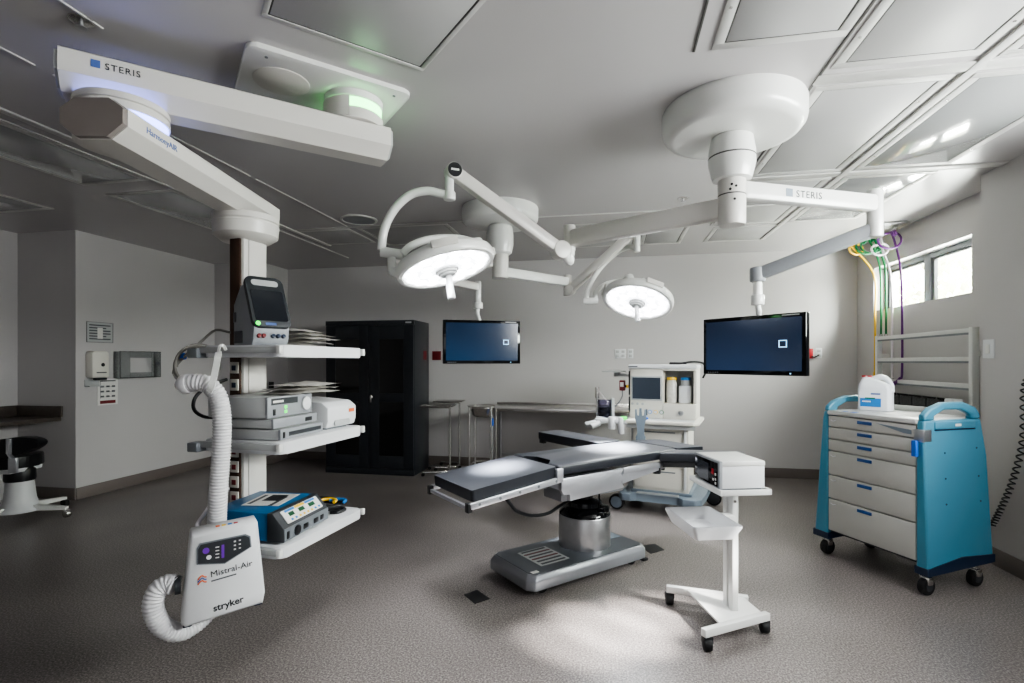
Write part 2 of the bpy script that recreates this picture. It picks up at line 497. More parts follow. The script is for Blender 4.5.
# long seams and bright strips
def trim(n, x0, x1, y0, y1, m='panel_frame', d=.006):
    struct(MB().bx(x0, x1, y0, y1, CEIL - d, CEIL, bev=.002).build('trim_%d' % n, m))
trim(1, -2.642, -2.628, 1.2, 1.94); trim(2, -2.642, -2.628, 2.02, 3.40); trim(3, -2.642, -2.628, 3.47, 4.84)
trim(4, -2.075, -2.062, .9, 1.78); trim(5, .985, 1.0, .8, 5.5, 'groove', .004); trim(6, .36, .372, 1.2, 2.41, 'groove', .004)
trim(7, -3.30, -3.25, 1.2, 5.6, 'panel_frame', .012); trim(8, -3.42, -3.40, 1.2, 6.3, 'panel_frame', .01)
trim(9, .99, 2.7, 2.72, 2.80, 'panel_frame', .009); trim(10, 1.655, 1.70, .9, 6.2, 'panel_frame', .012); trim(11, -3.3, 2.3, 4.86, 4.88, 'panel_frame', .008)
trim(12, .99, 2.7, 4.13, 4.21, 'panel_frame', .009)

t = thing('ceiling_speaker', 'round grey speaker grille set flush in the ceiling left of the lamp arms', 'speaker', (-2.40, 4.64, CEIL))
MB().lathe([(.175, 0), (.175, -.008), (.155, -.012), (.15, -.006), (.15, 0)]).build('rim', 'panel_frame', t)
MB().cyl((0, 0, -.008), (0, 0, -.001), .15).build('grille', 'grey_plastic', t)
for nm, loc, lb in (('sprinkler_head', (.604, 4.543, CEIL), 'small chrome sprinkler head on the ceiling behind the big canopy'), ('sprinkler_head', (-4.0, 4.75, CEIL), 'small dark sprinkler head on the ceiling left of the equipment column'), ('sprinkler_head', (-2.105, 1.722, CEIL), 'small sprinkler head on the ceiling above the near boom arm')):
    t = thing(nm, lb, 'sprinkler', loc)
    MB().lathe([(.045, 0), (.045, -.004), (.03, -.008), (0, -.008)], n=20).build('escutcheon', 'steel', t)
    MB().cyl((0, 0, -.008), (0, 0, -.03), .008, n=10).cyl((0, 0, -.03), (0, 0, -.033), .022, n=14).build('deflector', 'brushed', t)

# ============================================================ EQUIPMENT BOOM
def octbar(b, p0, p1, w, z0, z1, cut=.05, cutb=None, top=.008):
    """arm with chamfered section running p0->p1 (xy), z0..z1"""
    d = (Vector(p1) - Vector(p0)); d.z = 0; d.normalize()
    n = Vector((d.y, -d.x, 0))
    cb = cutb or cut
    sec = [(-w / 2 + cb, z0), (w / 2 - cb, z0), (w / 2, z0 + cut * .9), (w / 2, z1 - top), (w / 2 - top * 1.4, z1), (-w / 2 + top * 1.4, z1), (-w / 2, z1 - top), (-w / 2, z0 + cut * .9)]
    L = []
    for p in (p0, p1):
        p = Vector(p)
        L.append([Vector((p.x, p.y, 0)) + n * a + Vector((0, 0, z)) for a, z in sec])
    b.loft(L)
    return d, n
BK = 1.066                                      # boom and all it carries scaled up about the camera position
def far_(v): return Vector((v.x * BK, v.y * BK, H + (v.z - H) * BK))
def px_pt_b(bx, by, d): return px_pt(bx, by, d * BK)  # image pixel at the scaled-up depth
hub1 = S(-.777, 2.533, 0)
boom = thing('equipment_boom', 'white ceiling boom with two jointed arms and a column of three shelves', 'equipment boom', (hub1.x * BK, hub1.y * BK, H + (CEIL - H) * BK))
boom.scale = (BK, BK, BK)
bo = Vector((hub1.x, hub1.y, CEIL))
def bl(v): return Vector(v) - bo            # room point -> boom-local
# mounting plate (turned 45 deg)
pm = Matrix.Rotation(R(45), 3, 'Z')
pl = MB().prism(rrect(-.50, .21, -.225, .24, .04), -.108, -.0862, m=pm, o=(.0, -.0, 0), bev=.006).build('mounting_plate', 'white_enamel', boom)
b = MB()
for q in ((-.42, .19), (-.16, .20), (.14, .19), (.14, -.17), (-.42, -.17)):
    v = pm @ Vector((q[0], q[1], -.108))
    MB().cyl(v, v - Vector((0, 0, .003)), .007, n=10).build('plate_screw', 'mid_grey', pl)
v = pm @ Vector((-.33, .0, -.108))
MB().lathe([(.12, .002), (.12, -.003), (.115, -.005), (0, -.005)], c=v).build('blanking_disc', 'boom_white', pl)
MB().lathe([(.138, -.107), (.138, -.135), (.132, -.142), (.10, -.142)], n=48).build('hub_cover', 'white_enamel', boom)
MB().lathe([(.10, -.142), (.132, -.1425), (.132, -.185), (.10, -.186)], n=48).build('green_light_ring', 'ring_green', boom)
MB().lathe([(.10, -.186), (.132, -.186), (.138, -.192), (.138, -.24), (0, -.24)], n=48).build('lower_hub', 'boom_white', boom)
vd = Vector((-bo.x, -bo.y, 0)).normalized()
b = MB()
pts = [Matrix.Rotation(R(g), 3, 'Z') @ vd * .139 for g in range(-120, -5, 8)]
b.loft([[p + Vector((0, 0, -.142)), p * 1.03 + Vector((0, 0, -.142)), p * 1.03 + Vector((0, 0, -.235)), p + Vector((0, 0, -.235))] for p in pts]); b.build('hub_collar', 'boom_white', boom)
a0, a1 = bl(S(-1.70, 1.952, 0)), bl(S(-.65, 2.613, 0))
b = MB(); d1, n1 = octbar(b, a0, a1, .22, 2.455 - CEIL, 2.60 - CEIL, .06)
arm1 = b.build('upper_arm', 'boom_white', boom)
for e0, e1 in ((a0 - d1 * .012, a0), (a1, a1 + d1 * .012)):
    b = MB(); octbar(b, e0, e1, .20, 2.465 - CEIL, 2.59 - CEIL, .055); b.build('end_cap', 'light_grey', arm1)
# branding on the face toward the room
face = n1 if (n1.dot(Vector((-bo.x, -bo.y, 0)) - (a0 + a1) / 2) > 0) else -n1
fd = d1
o_ = a0 + fd * .135 + face * .1115; o_.z = 2.547 - CEIL
text('brand_lettering', 'STERIS', .034, 'ink_dark', arm1, axes(o_, fd, (0, 0, 1)), sp=1.15)
q = a0 + fd * .108 + face * .1112; q.z = 2.560 - CEIL
MB().box(q, (.028, .002, .028), rot=Matrix((fd, Vector((0, 0, 1)).cross(fd), Vector((0, 0, 1)))).transposed()).build('brand_square', 'ink_blue', arm1)
h2 = bl(S(-1.545, 2.045, 0))
def cz(z): return z - CEIL
MB().lathe([(.155, cz(2.46)), (.158, cz(2.45)), (.158, cz(2.435)), (.15, cz(2.432)), (.15, cz(2.428)), (.158, cz(2.425)), (.158, cz(2.40)), (.1, cz(2.40))], c=(h2.x, h2.y, 0), n=48).build('elbow_hub', 'boom_white', boom)
MB().lathe([(.10, cz(2.40)), (.152, cz(2.40)), (.152, cz(2.355)), (.10, cz(2.34))], c=(h2.x, h2.y, 0), n=48).build('blue_light_ring', 'ring_blue', boom)
b0, b1 = bl(S(-1.455, 1.80, 0)), bl(S(-1.462, 2.99, 0))
b = MB(); d2, n2 = octbar(b, b0, b1, .225, cz(2.228), cz(2.368), .05, .055, top=.035)
b.prism(circ((h2.x, h2.y), .155, 32), cz(2.30), cz(2.358))
arm2 = b.build('lower_arm', 'boom_white', boom)
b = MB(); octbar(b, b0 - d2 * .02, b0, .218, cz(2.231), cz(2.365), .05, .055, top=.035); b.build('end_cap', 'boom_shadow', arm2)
f2 = n2 if n2.dot(RT) > 0 else -n2
o_ = b0 + d2 * .09 + f2 * .1135; o_.z = cz(2.292)
text('arm_lettering', 'HarmonyAIR', .033, 'ink_blue', arm2, axes(o_, d2, (0, 0, 1)))
cc = S(-1.446, 2.80, 0)
h3 = bl(cc)
MB().lathe([(.165, cz(2.235)), (.165, cz(2.205)), (.158, cz(2.20)), (.158, cz(2.195)), (.165, cz(2.19)), (.16, cz(2.13)), (.12, cz(2.10)), (0, cz(2.10))], c=(h3.x, h3.y, 0), n=48).build('column_hub', 'boom_white', boom)
RC = R(-4.6)                                    # shelf carriage turn: local +x looks at the operating table
rc3 = Matrix.Rotation(RC, 3, 'Z')
def cl(x, y, z):                                # carriage-local -> boom-local
    v = rc3 @ Vector((x, y, 0)); return Vector((h3.x + v.x, h3.y + v.y, cz(z)))
def cw(x, y, z):                                # carriage-local -> room
    v = rc3 @ Vector((x, y, 0)); return far_(Vector((cc.x + v.x, cc.y + v.y, z)))
def cbox(b, x0, x1, y0, y1, z0, z1, bev=0):
    return b.box(cl((x0 + x1) / 2, (y0 + y1) / 2, (z0 + z1) / 2), (x1 - x0, y1 - y0, z1 - z0), rz=RC, bev=bev)
b = MB(); cbox(b, -.03, .06, -.08, .09, .45, 2.12, .012); cbox(b, .06, .066, -.05, .06, .45, 2.1, .003)
col = b.build('column', 'boom_white', boom)
b = MB(); cbox(b, -.02, .045, -.092, -.08, .45, 2.11, .003); col2 = b.build('service_strip', 'strip_brown', col)
for z in (1.42, 1.33, 1.24, 1.15, .98, .90, .82, .74, .66):
    b = MB(); cbox(b, -.012, .04, -.098, -.092, z - .03, z + .03, .002); pl_ = b.build('outlet', 'cream_plastic', col2)
    b = MB(); cbox(b, .0, .026, -.101, -.098, z - .015, z + .012, .002); b.build('socket', 'dark_red' if z < 1.3 else 'navy', pl_)
b = MB()
for k in range(5):
    cbox(b, .066, .0675, -.045, -.02, 1.66 + k * .045, 1.685 + k * .045); cbox(b, .066, .0675, -.012, .012, 1.66 + k * .045, 1.685 + k * .045)
b.build('printed_label', 'ink', col)
for z1, z0 in ((1.529, 1.473), (1.082, 1.026), (.601, .549)):
    b = MB(); pts = [cl(x, y, 0) for x, y in rrect(.06, .507, -.338, .338, .035)]
    b.prism([(p.x, p.y) for p in pts], cz(z0), cz(z1), bev=.006)
    sh = b.build('shelf', 'white_plastic', boom)
    for y in (-.345, .345):
        b = MB(); cbox(b, .05, .49, y - .007 if y < 0 else y - .007, y + .007, z0 + .018, z1 - .008, .003); b.build('side_rail', 'light_grey', sh)
        b = MB(); cbox(b, .49, .512, y - .012, y + .012, z0 + .014, z1 - .004, .004); b.build('rail_cap', 'white_enamel', sh)
    if z1 > .7:
        b = MB(); cbox(b, -.0, .06, -.37, -.30, z0 - .004, z1 - .015, .006); cbox(b, .0, .06, -.31, -.10, z0 + .0, z1 - .02, .006); b.build('rear_bracket', 'mid_grey', sh)

# ---- things on the shelves
def on_shelf(name, label, cat, x, y, z, rz=0, group=None):
    p = cw(x, y, z); t = thing(name, label, cat, p, RC + rz, group); t.scale = (BK, BK, BK); return t
# anaesthesia/energy monitor on the top shelf: local +x is its front
t = on_shelf('energy_generator', 'grey device with tilted dark touchscreen and carry handle on the top boom shelf', 'medical device', .23, -.15, 1.529, R(-26))
prof = [(-.12, 0), (.10, 0), (.12, .03), (.13, .09), (.03, .30), (-.03, .305), (-.12, .21)]
RXZ = Matrix(((1, 0, 0), (0, 0, 1), (0, 1, 0)))     # poly x,z ; extrude +y
b = MB().prism(prof, -.088, .088, m=RXZ, bev=.012); b.build('housing', 'grey_plastic', t)
sl = Vector((-.10, 0, .21)).normalized(); nn = Vector((.21, 0, .10)).normalized()
tilt = Matrix((Vector((0, 1, 0)), sl, nn)).transposed()
pc = Vector((.13, 0, .09)) + sl * .112
b = MB(); b.prism(rrect(-.092, .092, -.118, .165, .03), -.01, .014, m=tilt, o=pc, bev=.004)
bz = b.build('bezel', 'dark_grey', t)
MB().prism(rrect(-.078, .078, -.085, .085, .008), .014, .017, m=tilt, o=pc).build('screen', 'screen_off', bz)
MB().prism(rrect(-.065, .065, .112, .145, .015), .0142, .0165, m=tilt, o=pc).build('handle_slot', 'light_grey', bz)
b = MB(); c_ = pc + tilt @ Vector((-.072, -.102, .015)); b.cyl(c_, c_ + nn * .004, .011, n=16); b.build('power_light', 'led_green', bz)
b = MB(); c_ = pc + tilt @ Vector((-.01, -.102, .0145)); b.box(c_, (.05, .012, .002), rot=tilt); b.build('status_bar', 'ink_blue', bz)
for k, (y, m_) in enumerate(((-.062, 'dark_red'), (-.04, 'dark_red'), (.005, 'navy'), (.03, 'navy'), (.056, 'navy'))):
    MB().cyl((.118, y, .045), (.134, y, .05), .010, n=14, bev=.002).build('port', m_, t)
MB().bx(-.10, .0, -.0900, -.088, .015, .075).build('rating_label', 'ink', t)
MB().bx(-.11, -.08, -.0905, -.088, .12, .17).build('side_vent', 'dark_grey', t)

# grey cables looped behind it
def loops(name, label, c, r, n, m, axis, rr=.007, ext=None):
    b = MB(); pts = []
    fx = frame_from(Vector(axis))
    for k in range(n * 10 + 1):
        a = 2 * PI * k / 10
        r2 = r * (1 + .10 * math.sin(k * .7))
        pts.append(Vector(c) + fx @ Vector((r2 * math.cos(a), r2 * 1.1 * math.sin(a), .012 * math.sin(k * .43))))
    if ext: pts += [Vector(p) for p in ext]
    b.tube(pts, rr, n=8, sm=3)
    return tag(b.build(name, m), label, 'cable')
o = loops('coiled_cable', 'grey power cable looped and hanging left of the top boom shelf', px_pt_b(199, 367, 2.52), .098, 3, 'cable_grey', px_pt(199, 360, 2.5) - Vector((0, 0, H)), ext=[px_pt_b(203, 340, 2.55), px_pt_b(216, 330, 2.62), cw(.06, -.17, 1.60)])
tp = MB().cyl(px_pt_b(180.5, 357, 2.5), px_pt_b(184.5, 356, 2.5), .018, n=12).build('blue_tie', 'blue_tape', o)
# pouches on top shelf
def pouch_pile(name, label, x, y, z, w, d, n, m='pouch', seed=1):
    rs = random.Random(seed)
    t = on_shelf(name, label, 'packaging', x, y, z, .1)
    for k in range(n):
        b = MB(); g = 8
        ox, oy, rz = rs.uniform(-.03, .03), rs.uniform(-.05, .05), rs.uniform(-.4, .4)
        vs = {}
        for i in range(g + 1):
            for j in range(g + 1):
                u, v = i / g - .5, j / g - .5
                h = .006 * rs.random() + .018 * (1 - 4 * u * u) * (1 - 4 * v * v)
                x_ = u * w * math.cos(rz) - v * d * math.sin(rz) + ox; y_ = u * w * math.sin(rz) + v * d * math.cos(rz) + oy
                vs[i, j] = b.bm.verts.new((x_, y_, .002 + k * .019 + h))
        for i in range(g):
            for j in range(g): b.bm.faces.new((vs[i, j], vs[i + 1, j], vs[i + 1, j + 1], vs[i, j + 1]))
        o = b.build('pouch', m, t)
    return t
pouch_pile('sterile_pouch_pile', 'crumpled clear pouches of supplies lying beside the touchscreen device on the top shelf', .30, .08, 1.529, .20, .26, 5, seed=4)
# stacked units on the middle shelf (local +x = front)
def unit(name, label, x, y, z, w, d, h, rz=0, body='light_grey', front='grey_plastic'):
    t = on_shelf(name, label, 'medical device', x, y, z, rz)
    MB().bx(-d, -.008, -w / 2, w / 2, .004, h, bev=.004).build('housing', body, t)
    MB().bx(-.008, .006, -w / 2 - .003, w / 2 + .003, .004, h + .002, bev=.003).build('front_panel', front, t)
    return t
u = unit('control_unit', 'thin grey control unit with dark strip, bottom of the stack on the middle shelf', .46, -.135, 1.082, .335, .34, .052, R(3))
MB().bx(.006, .0075, -.11, .15, .018, .038).build('display_strip', 'dark_grey', u)
MB().bx(.006, .010, -.155, -.14, .012, .042, bev=.002).build('switch', 'black_plastic', u)
u = unit('control_unit', 'plain thin grey control unit, second in the stack on the middle shelf', .43, -.145, 1.136, .335, .32, .046, R(3))
MB().bx(.006, .0075, .07, .125, .014, .034).build('port', 'black_plastic', u)
u = unit('camera_light_source', 'taller grey unit with white dial, topmost of the stack on the middle shelf', .41, -.16, 1.184, .335, .32, .10, R(3))
MB().bx(.006, .0078, -.145, .05, .064, .094).build('legend_strip', 'dark_grey', u)
MB().bx(.0078, .0084, -.135, -.06, .074, .084).build('legend_mark', 'paper', u)
MB().cyl((.006, .115, .055), (.018, .115, .055), .034, n=28, bev=.003).build('dial', 'white_plastic', u)
MB().bx(.006, .010, -.135, -.117, .015, .045, bev=.002).build('switch', 'black_plastic', u)
MB().bx(.006, .0085, -.05, -.034, .02, .034).bx(.006, .0085, -.05, -.034, .042, .056).build('indicator', 'led_green', u)
# printer box
t = on_shelf('label_printer', 'white boxy printer with orange label on the right end of the middle shelf', 'printer', .455, .20, 1.082, R(-2))
prof = [(-.26, .012), (.0, .012), (.012, .05), (.012, .12), (-.03, .15), (-.26, .165)]
MB().prism(prof, -.128, .128, m=RXZ, bev=.01).build('housing', 'white_plastic', t)
MB().prism(rrect(-.075, .06, .02, .05, .012), 0, .006, m=YZ, o=(.010, 0, 0)).build('paper_slot', 'light_grey', t)
MB().bx(.0125, .0145, .055, .105, .085, .105).build('orange_label', 'orange', t)
MB().bx(.0125, .0145, .055, .105, .108, .118).build('white_label', 'paper', t)
MB().bx(-.23, -.03, -.09, .09, 0, .013).build('foot', 'mid_grey', t)
pouch_pile('instrument_pouch_pile', 'clear wrapped instrument pouches lying across the printer and the dial unit', .33, .03, 1.287, .22, .36, 3, seed=9)
# electrosurgical unit on the bottom shelf
t = on_shelf('electrosurgical_unit', 'blue electrosurgical unit with colour-coded sloping control panel on the bottom shelf', 'medical device', .475, -.115, .601, R(5))
MB().bx(-.40, -.085, -.185, .185, .012, .145, bev=.006).build('housing', 'esu_blue', t)
MB().prism([(-.088, .012), (.0, .012), (.0, .075), (-.06, .145), (-.088, .145)], -.19, .19, m=RXZ, bev=.004).build('bezel', 'dark_grey', t)
MB().prism([(.0, .016), (.004, .016), (.004, .074), (.0, .074)], -.188, .188, m=RXZ).build('front_strip', 'mid_grey', t)
s2 = Vector((-.06, 0, .07)).normalized(); nn2 = Vector((.07, 0, .06)).normalized()
tl2 = Matrix((Vector((0, 1, 0)), s2, nn2)).transposed(); p2 = Vector((-.03, 0, .111))
pn = MB().prism(rrect(-.145, .155, -.032, .036, .006), 0, .004, m=tl2, o=p2).build('control_panel', 'paper', t)
for x0, x1, m_ in ((-.12, -.045, 'label_blue'), (-.04, .04, 'yellow'), (.045, .13, 'label_blue')):
    MB().prism([(x0, .022), (x1, .022), (x1, .034), (x0, .034)], .004, .005, m=tl2, o=p2).build('colour_band', m_, pn)
    MB().prism([(x0 + .015, -.004), (x1 - .02, -.004), (x1 - .02, .017), (x0 + .015, .017)], .004, .0055, m=tl2, o=p2).build('readout', 'seg_green', pn)
for k in range(8):
    x = -.11 + k * .033
    MB().prism([(x, -.026), (x + .014, -.026), (x + .014, -.016), (x, -.016)], .004, .006, m=tl2, o=p2).build('button', 'yellow' if 1 < k < 6 else 'label_blue', pn)
MB().bx(.004, .008, -.172, -.155, .025, .06, bev=.002).build('power_switch', 'black_plastic', t)
MB().prism(circ((-.09, .043), .025, 18), .004, .009, m=YZ).build('round_socket', 'black_plastic', t)
for y in (-.02, .07, .13): MB().bx(.004, .008, y - .02, y + .02 if y < .1 else y + .01, .03, .055, bev=.002).build('socket', 'black_plastic', t)
# leaflet on it
b = MB(); b.box((0, 0, .0015), (.20, .24, .002), rz=R(12)); lf = b.build('leaflet', 'paper', None, loc=cw(.26, -.11, .748), rz=RC)
tag(lf, 'printed instruction leaflet in clear sleeve lying on the blue unit', 'leaflet')
b = MB(); b.box((.0, .03, .003), (.09, .12, .001), rz=R(12)); b.build('printed_picture', 'ink_dark', lf)
b = MB(); b.box((.06, -.02, .003), (.02, .18, .001), rz=R(12)); b.box((-.07, -.02, .003), (.02, .18, .001), rz=R(12)); b.build('printed_text', 'ink', lf)
o = loops('footswitch_cable', 'coil of black, blue and yellow cables heaped on the right end of the bottom shelf', cw(.32, .22, .645), .10, 5, 'black_plastic', (.15, .1, 1), .010)
MB().tube([cw(.36 + .05 * math.cos(a), .20 + .06 * math.sin(a), .664) for a in (0, .8, 1.6, 2.4, 3.2)], .009, n=8).build('yellow_lead', 'yellow', o)
MB().tube([cw(.40 + .05 * math.cos(a), .24 + .05 * math.sin(a), .658) for a in (0, 1., 2., 3.)], .010, n=8).build('blue_plug', 'label_blue', o)
MB().tube([cw(.40, .18, .612), cw(.44, .2, .612), cw(.44, .26, .612), cw(.38, .28, .612), cw(.32, .26, .615), cw(.32, .18, .62)], .011, n=8).build('loose_turn', 'black_plastic', o)
tag(MB().tube([cw(.02, -.14, .80), cw(.0, -.20, .76), cw(.0, -.27, .70), cw(.02, -.33, .66), cw(.06, -.30, .64)], .01, n=8).build('power_cable', 'white_hose'), 'white cable running from the boom column behind the white hose', 'cable')
tag(MB().tube([cw(.0, -.13, 1.36), cw(-.02, -.22, 1.33), cw(-.03, -.29, 1.28), cw(-.02, -.31, 1.22), cw(.0, -.27, 1.18), cw(.02, -.2, 1.17)], .009, n=8).build('power_cable', 'black_plastic'), 'black cable looped behind the stacked units of the middle shelf', 'cable')

# ---- warming blower hanging from the boom
pL, pR = S(-1.281, 2.02, 0), S(-1.056, 2.17, 0)
mid = (pL + pR) / 2; dv = (pR - pL).normalized(); ang = math.atan2(dv.y, dv.x)
bz_ = H + (.385 - H) * BK
t = thing('warming_blower', 'white patient-warming blower with dark control panel hanging from the boom', 'warming unit', (mid.x * BK, mid.y * BK, bz_), ang)
t.scale = (BK, BK, BK)
front = [(-.135, .02), (.142, .045), (.150, .09), (.122, .39), (.118, .398), (-.112, .385), (-.118, .378), (-.150, .035)]
# body: front face at local y=-.0 ; back at +.12
secs = []
for y, k in ((0, .93), (.012, 1.0), (.10, 1.0), (.125, .9)):
    secs.append([Vector((x * k, y, .21 + (z - .21) * (k if k < 1 else 1))) for x, z in front])
MB().loft(secs).build('housing', 'white_plastic', t, ang=50)
f = lambda x, z, y=-.001: Vector((x, y, z))
def fpoly(b, pts, y=0., th=.004):
    b.prism([(x, z) for x, z in pts], -y, -y + th, m=XZ)
b = MB(); fpoly(b, [(-.098, .325), (-.088, .345), (.075, .352), (.094, .340), (.098, .295), (.0, .245), (-.098, .262)]); cp = b.build('control_panel', 'mid_grey', t)
b = MB(); fpoly(b, [(-.093, .322), (-.084, .340), (.072, .347), (.089, .336), (.093, .297), (-.001, .25), (-.093, .266)], -.004, .002); b.build('panel_overlay', 'dark_grey', cp)
b = MB(); b.cyl((-.066, -.0065, .312), (-.066, -.005, .312), .012, n=20); b.build('power_button', 'purple_led', cp)
b = MB(); b.cyl((-.056, -.0065, .284), (-.056, -.005, .284), .009, n=16); b.build('mode_button', 'white_plastic', cp)
b = MB(); b.bx(-.012, -.002, -.0065, -.005, .272, .325); b.build('level_bar', 'purple_led', cp)
for k in range(4): MB().bx(-.033, -.02, -.0062, -.005, .275 + k * .014, .279 + k * .014).build('level_mark', 'paper', cp)
for k in range(3):
    MB().bx(.032, .04, -.0062, -.005, .295 + k * .016, .301 + k * .016).build('icon', 'paper', cp); MB().bx(.05, .058, -.0062, -.005, .297 + k * .016, .302 + k * .016).build('icon', 'paper', cp)
text('product_lettering', 'Mistral-Air', .035, 'ink_dark', t, axes((-.05, -.0012, .20), (1, .0, .10), (0, 0, 1)))
MB().box((-.003, -.001, .189), (.09, .001, .006), rot=Matrix.Rotation(R(-5.7), 3, 'Y')).build('small_lettering', 'ink', t)
for k, m_ in enumerate(('orange', 'ink_blue', 'orange')):
    b = MB(); b.tube([f(-.0935 + .0075 * j, .196 + .010 * (k - 1) + .006 * math.sin(j * 1.5 - 1.0) + .0015 * j, -.0015) for j in range(5)], .0028, n=6); b.build('swirl_emblem', m_, t)
text('maker_lettering', 'stryker', .038, 'ink_dark', t, axes((-.04, -.0012, .06), (1, 0, .12), (0, 0, 1)), bold=.0007)
for x in (-.128, .125): MB().bx(x - .016, x + .016, .02, .07, .012 if x < 0 else .034, .035 if x < 0 else .05, bev=.004).build('foot', 'navy', t)
for k, m_ in enumerate(('orange', 'yellow', 'label_blue', 'red')): MB().bx(-.03 + k * .022, -.015 + k * .022, .03, .045, .3875 + k * .0008, .3935 + k * .0008).build('top_mark', m_, t)
MB().cyl((-.150, .06, .175), (-.170, .06, .175), .036, n=28).build('outlet_collar', 'dark_grey', t)
# corrugated hose
def ribbed(pts, r, name, m, pitch=.014):
    P = smooth_path(pts, 24)
    L = [0]
    for a, c in zip(P, P[1:]): L.append(L[-1] + (c - a).length)
    tot = L[-1]; n = int(tot / pitch * 4); Q = []; j = 0
    for k in range(n + 1):
        s_ = tot * k / n
        while j < len(L) - 2 and L[j + 1] < s_: j += 1
        tt = (s_ - L[j]) / max(1e-9, L[j + 1] - L[j]); Q.append(P[j].lerp(P[j + 1], min(1, tt)))
    b = MB(); b.tube(Q, r, n=20, sm=0, rad=lambda u: r * (1 + .065 * math.cos(2 * PI * u * n / 4)))
    return b.build(name, m, ang=80)
tw = t.matrix_basis
port = Matrix.Translation(Vector((mid.x * BK, mid.y * BK, bz_))) @ Matrix.Rotation(ang, 4, 'Z') @ (Vector((-.168, .06, .175)) * BK)
hp = [px_pt_b(187, 384, 2.20), px_pt_b(196, 382.5, 2.20), px_pt_b(208, 385, 2.21), px_pt_b(218, 397, 2.22), px_pt_b(222, 420, 2.22), px_pt_b(221, 455, 2.22), px_pt_b(218, 495, 2.22), px_pt_b(217, 530, 2.25), px_pt_b(218, 570, 2.27), px_pt_b(214, 602, 2.22), px_pt_b(200, 620, 2.16), px_pt_b(180, 632, 2.09), px_pt_b(162, 626, 2.04), px_pt_b(153, 608, 2.02), px_pt_b(157, 591, 2.03), port + (px_pt_b(167, 583, 2.05) - port) * .8, port]
hose = tag(ribbed(hp, .0385, 'corrugated_hose', 'hose_white'), 'long white corrugated air hose hanging from a strap and curling under the blower', 'hose')
d_ = (hp[0] - hp[1]).normalized()
MB().cyl(hp[0] - d_ * .012, hp[0] + d_ * .02, .045, n=24, bev=.004).cyl(hp[0] + d_ * .02, hp[0] + d_ * .035, .03, n=24).build('nozzle', 'hose_white', hose)
MB().cyl(hp[0] + d_ * .035, hp[0] + d_ * .045, .018, n=16).build('nozzle_tip', 'dark_red', hose)
st = MB()
sp = [px_pt_b(226, 350, 2.26), px_pt_b(223, 345.5, 2.24), px_pt_b(219.5, 347, 2.22), px_pt_b(218, 356, 2.17), px_pt_b(215, 372, 2.17), px_pt_b(211.5, 386, 2.165), px_pt_b(209, 392, 2.17)]
P = smooth_path(sp, 6)
for a, c in zip(P, P[1:]): st.bar(a, c + (c - a) * .1, .012 if a.z > 1.50 else .026, .005, up=(.4, -.9, 0))
tag(st.build('hanging_strap', 'white_enamel'), 'white punched plastic strap hooked over the top shelf rail holding the hose', 'strap')

# ============================================================= LAMP BOOMS
def canopy(c, r, name, label, cat):
    t = thing(name, label, cat, (c.x, c.y, CEIL))
    MB().lathe([(r * .985, 0), (r * .985, -.008), (r, -.012), (r, -.085), (r * .985, -.115), (r * .93, -.14), (r * .82, -.15), (0, -.155)], n=72).build('canopy', 'white_enamel', t)
    return t
def seg_arm(b, p0, p1, w, h, bev=.012):
    b.bar(p0, p1, w, h, bev=bev)
RCN = S(1.208, 2.83, 0)
big = canopy(RCN, .368, 'surgical_boom', 'large round white ceiling canopy with a stem and two long swivel arms', 'ceiling boom')
ro = Vector((RCN.x, RCN.y, CEIL))
def rl(v): return Vector(v) - ro
MB().lathe([(.095, -.15), (.108, -.16), (.122, -.24), (.122, -.30), (.108, -.36), (.10, -.385), (.07, -.39)], n=40).build('stem_collar', 'white_enamel', big)
MB().lathe([(.1225, -.262), (.1232, -.264), (.1232, -.268), (.1225, -.27)], n=40).build('collar_seam', 'groove', big)
stm = MB().lathe([(.07, -.385), (.072, -.39), (.072, -.62), (.068, -.635), (0, -.637)], n=32).build('stem', 'boom_white', big)
MB().lathe([(.0725, -.47), (.0727, -.472), (.0727, -.475), (.0725, -.477)], n=32).build('stem_seam', 'groove', stm)
sd = (Vector((0, 0, 0)) - Vector((RCN.x, RCN.y, 0))).normalized()
for dz, da in ((-.44, .3), (-.455, -.1), (-.51, .2), (-.43, .0)):
    v = Matrix.Rotation(da, 3, 'Z') @ sd * .0715; v.z = dz
    MB().cyl(v, v + Vector((v.x, v.y, 0)).normalized() * .003, .007, n=10).build('stem_screw', 'black_plastic', stm)
# right branded arm + elbow + screen arm
e1 = S(2.17, 3.08, 0)
zA = 2.395
p0, p1 = rl(Vector((RCN.x, RCN.y, zA))), rl(Vector((e1.x, e1.y, zA)))
d = (p1 - p0).normalized()
ra = MB(); seg_arm(ra, p0 + d * .06, p1, .075, .10, .018); ra = ra.build('branded_arm', 'white_enamel', big)
s_ = Vector((d.y, -d.x, 0)); s_ = s_ if s_.dot(-FW) > 0 else -s_
o_ = p0 + d * .39 + s_ * .0382 + Vector((0, 0, -.018))
text('brand_lettering', 'STERIS', .055, 'ink_dark', ra, axes(o_, d, (0, 0, 1)), sp=1.15)
q = p0 + d * .345 + s_ * .038 + Vector((0, 0, .003))
MB().box(q, (.045, .002, .045), rot=Matrix((d, Vector((0, 0, 1)).cross(d), Vector((0, 0, 1)))).transposed()).build('brand_square', 'anes_blue', ra)
MB().cyl(p1 + Vector((0, 0, .085)), p1 + Vector((0, 0, -.20)), .043, n=28, bev=.008).build('elbow', 'white_enamel', big)
m0 = rl(S(1.645, 3.45, 2.035)); e2 = p1 + Vector((0, 0, -.15))
sa = MB(); sa.bar(e2, m0 + (m0 - e2).normalized() * .02, .075, .085, bev=.022); sa.cyl(m0 + Vector((0, 0, .05)), m0 + Vector((0, 0, -.05)), .05, n=24, bev=.014)
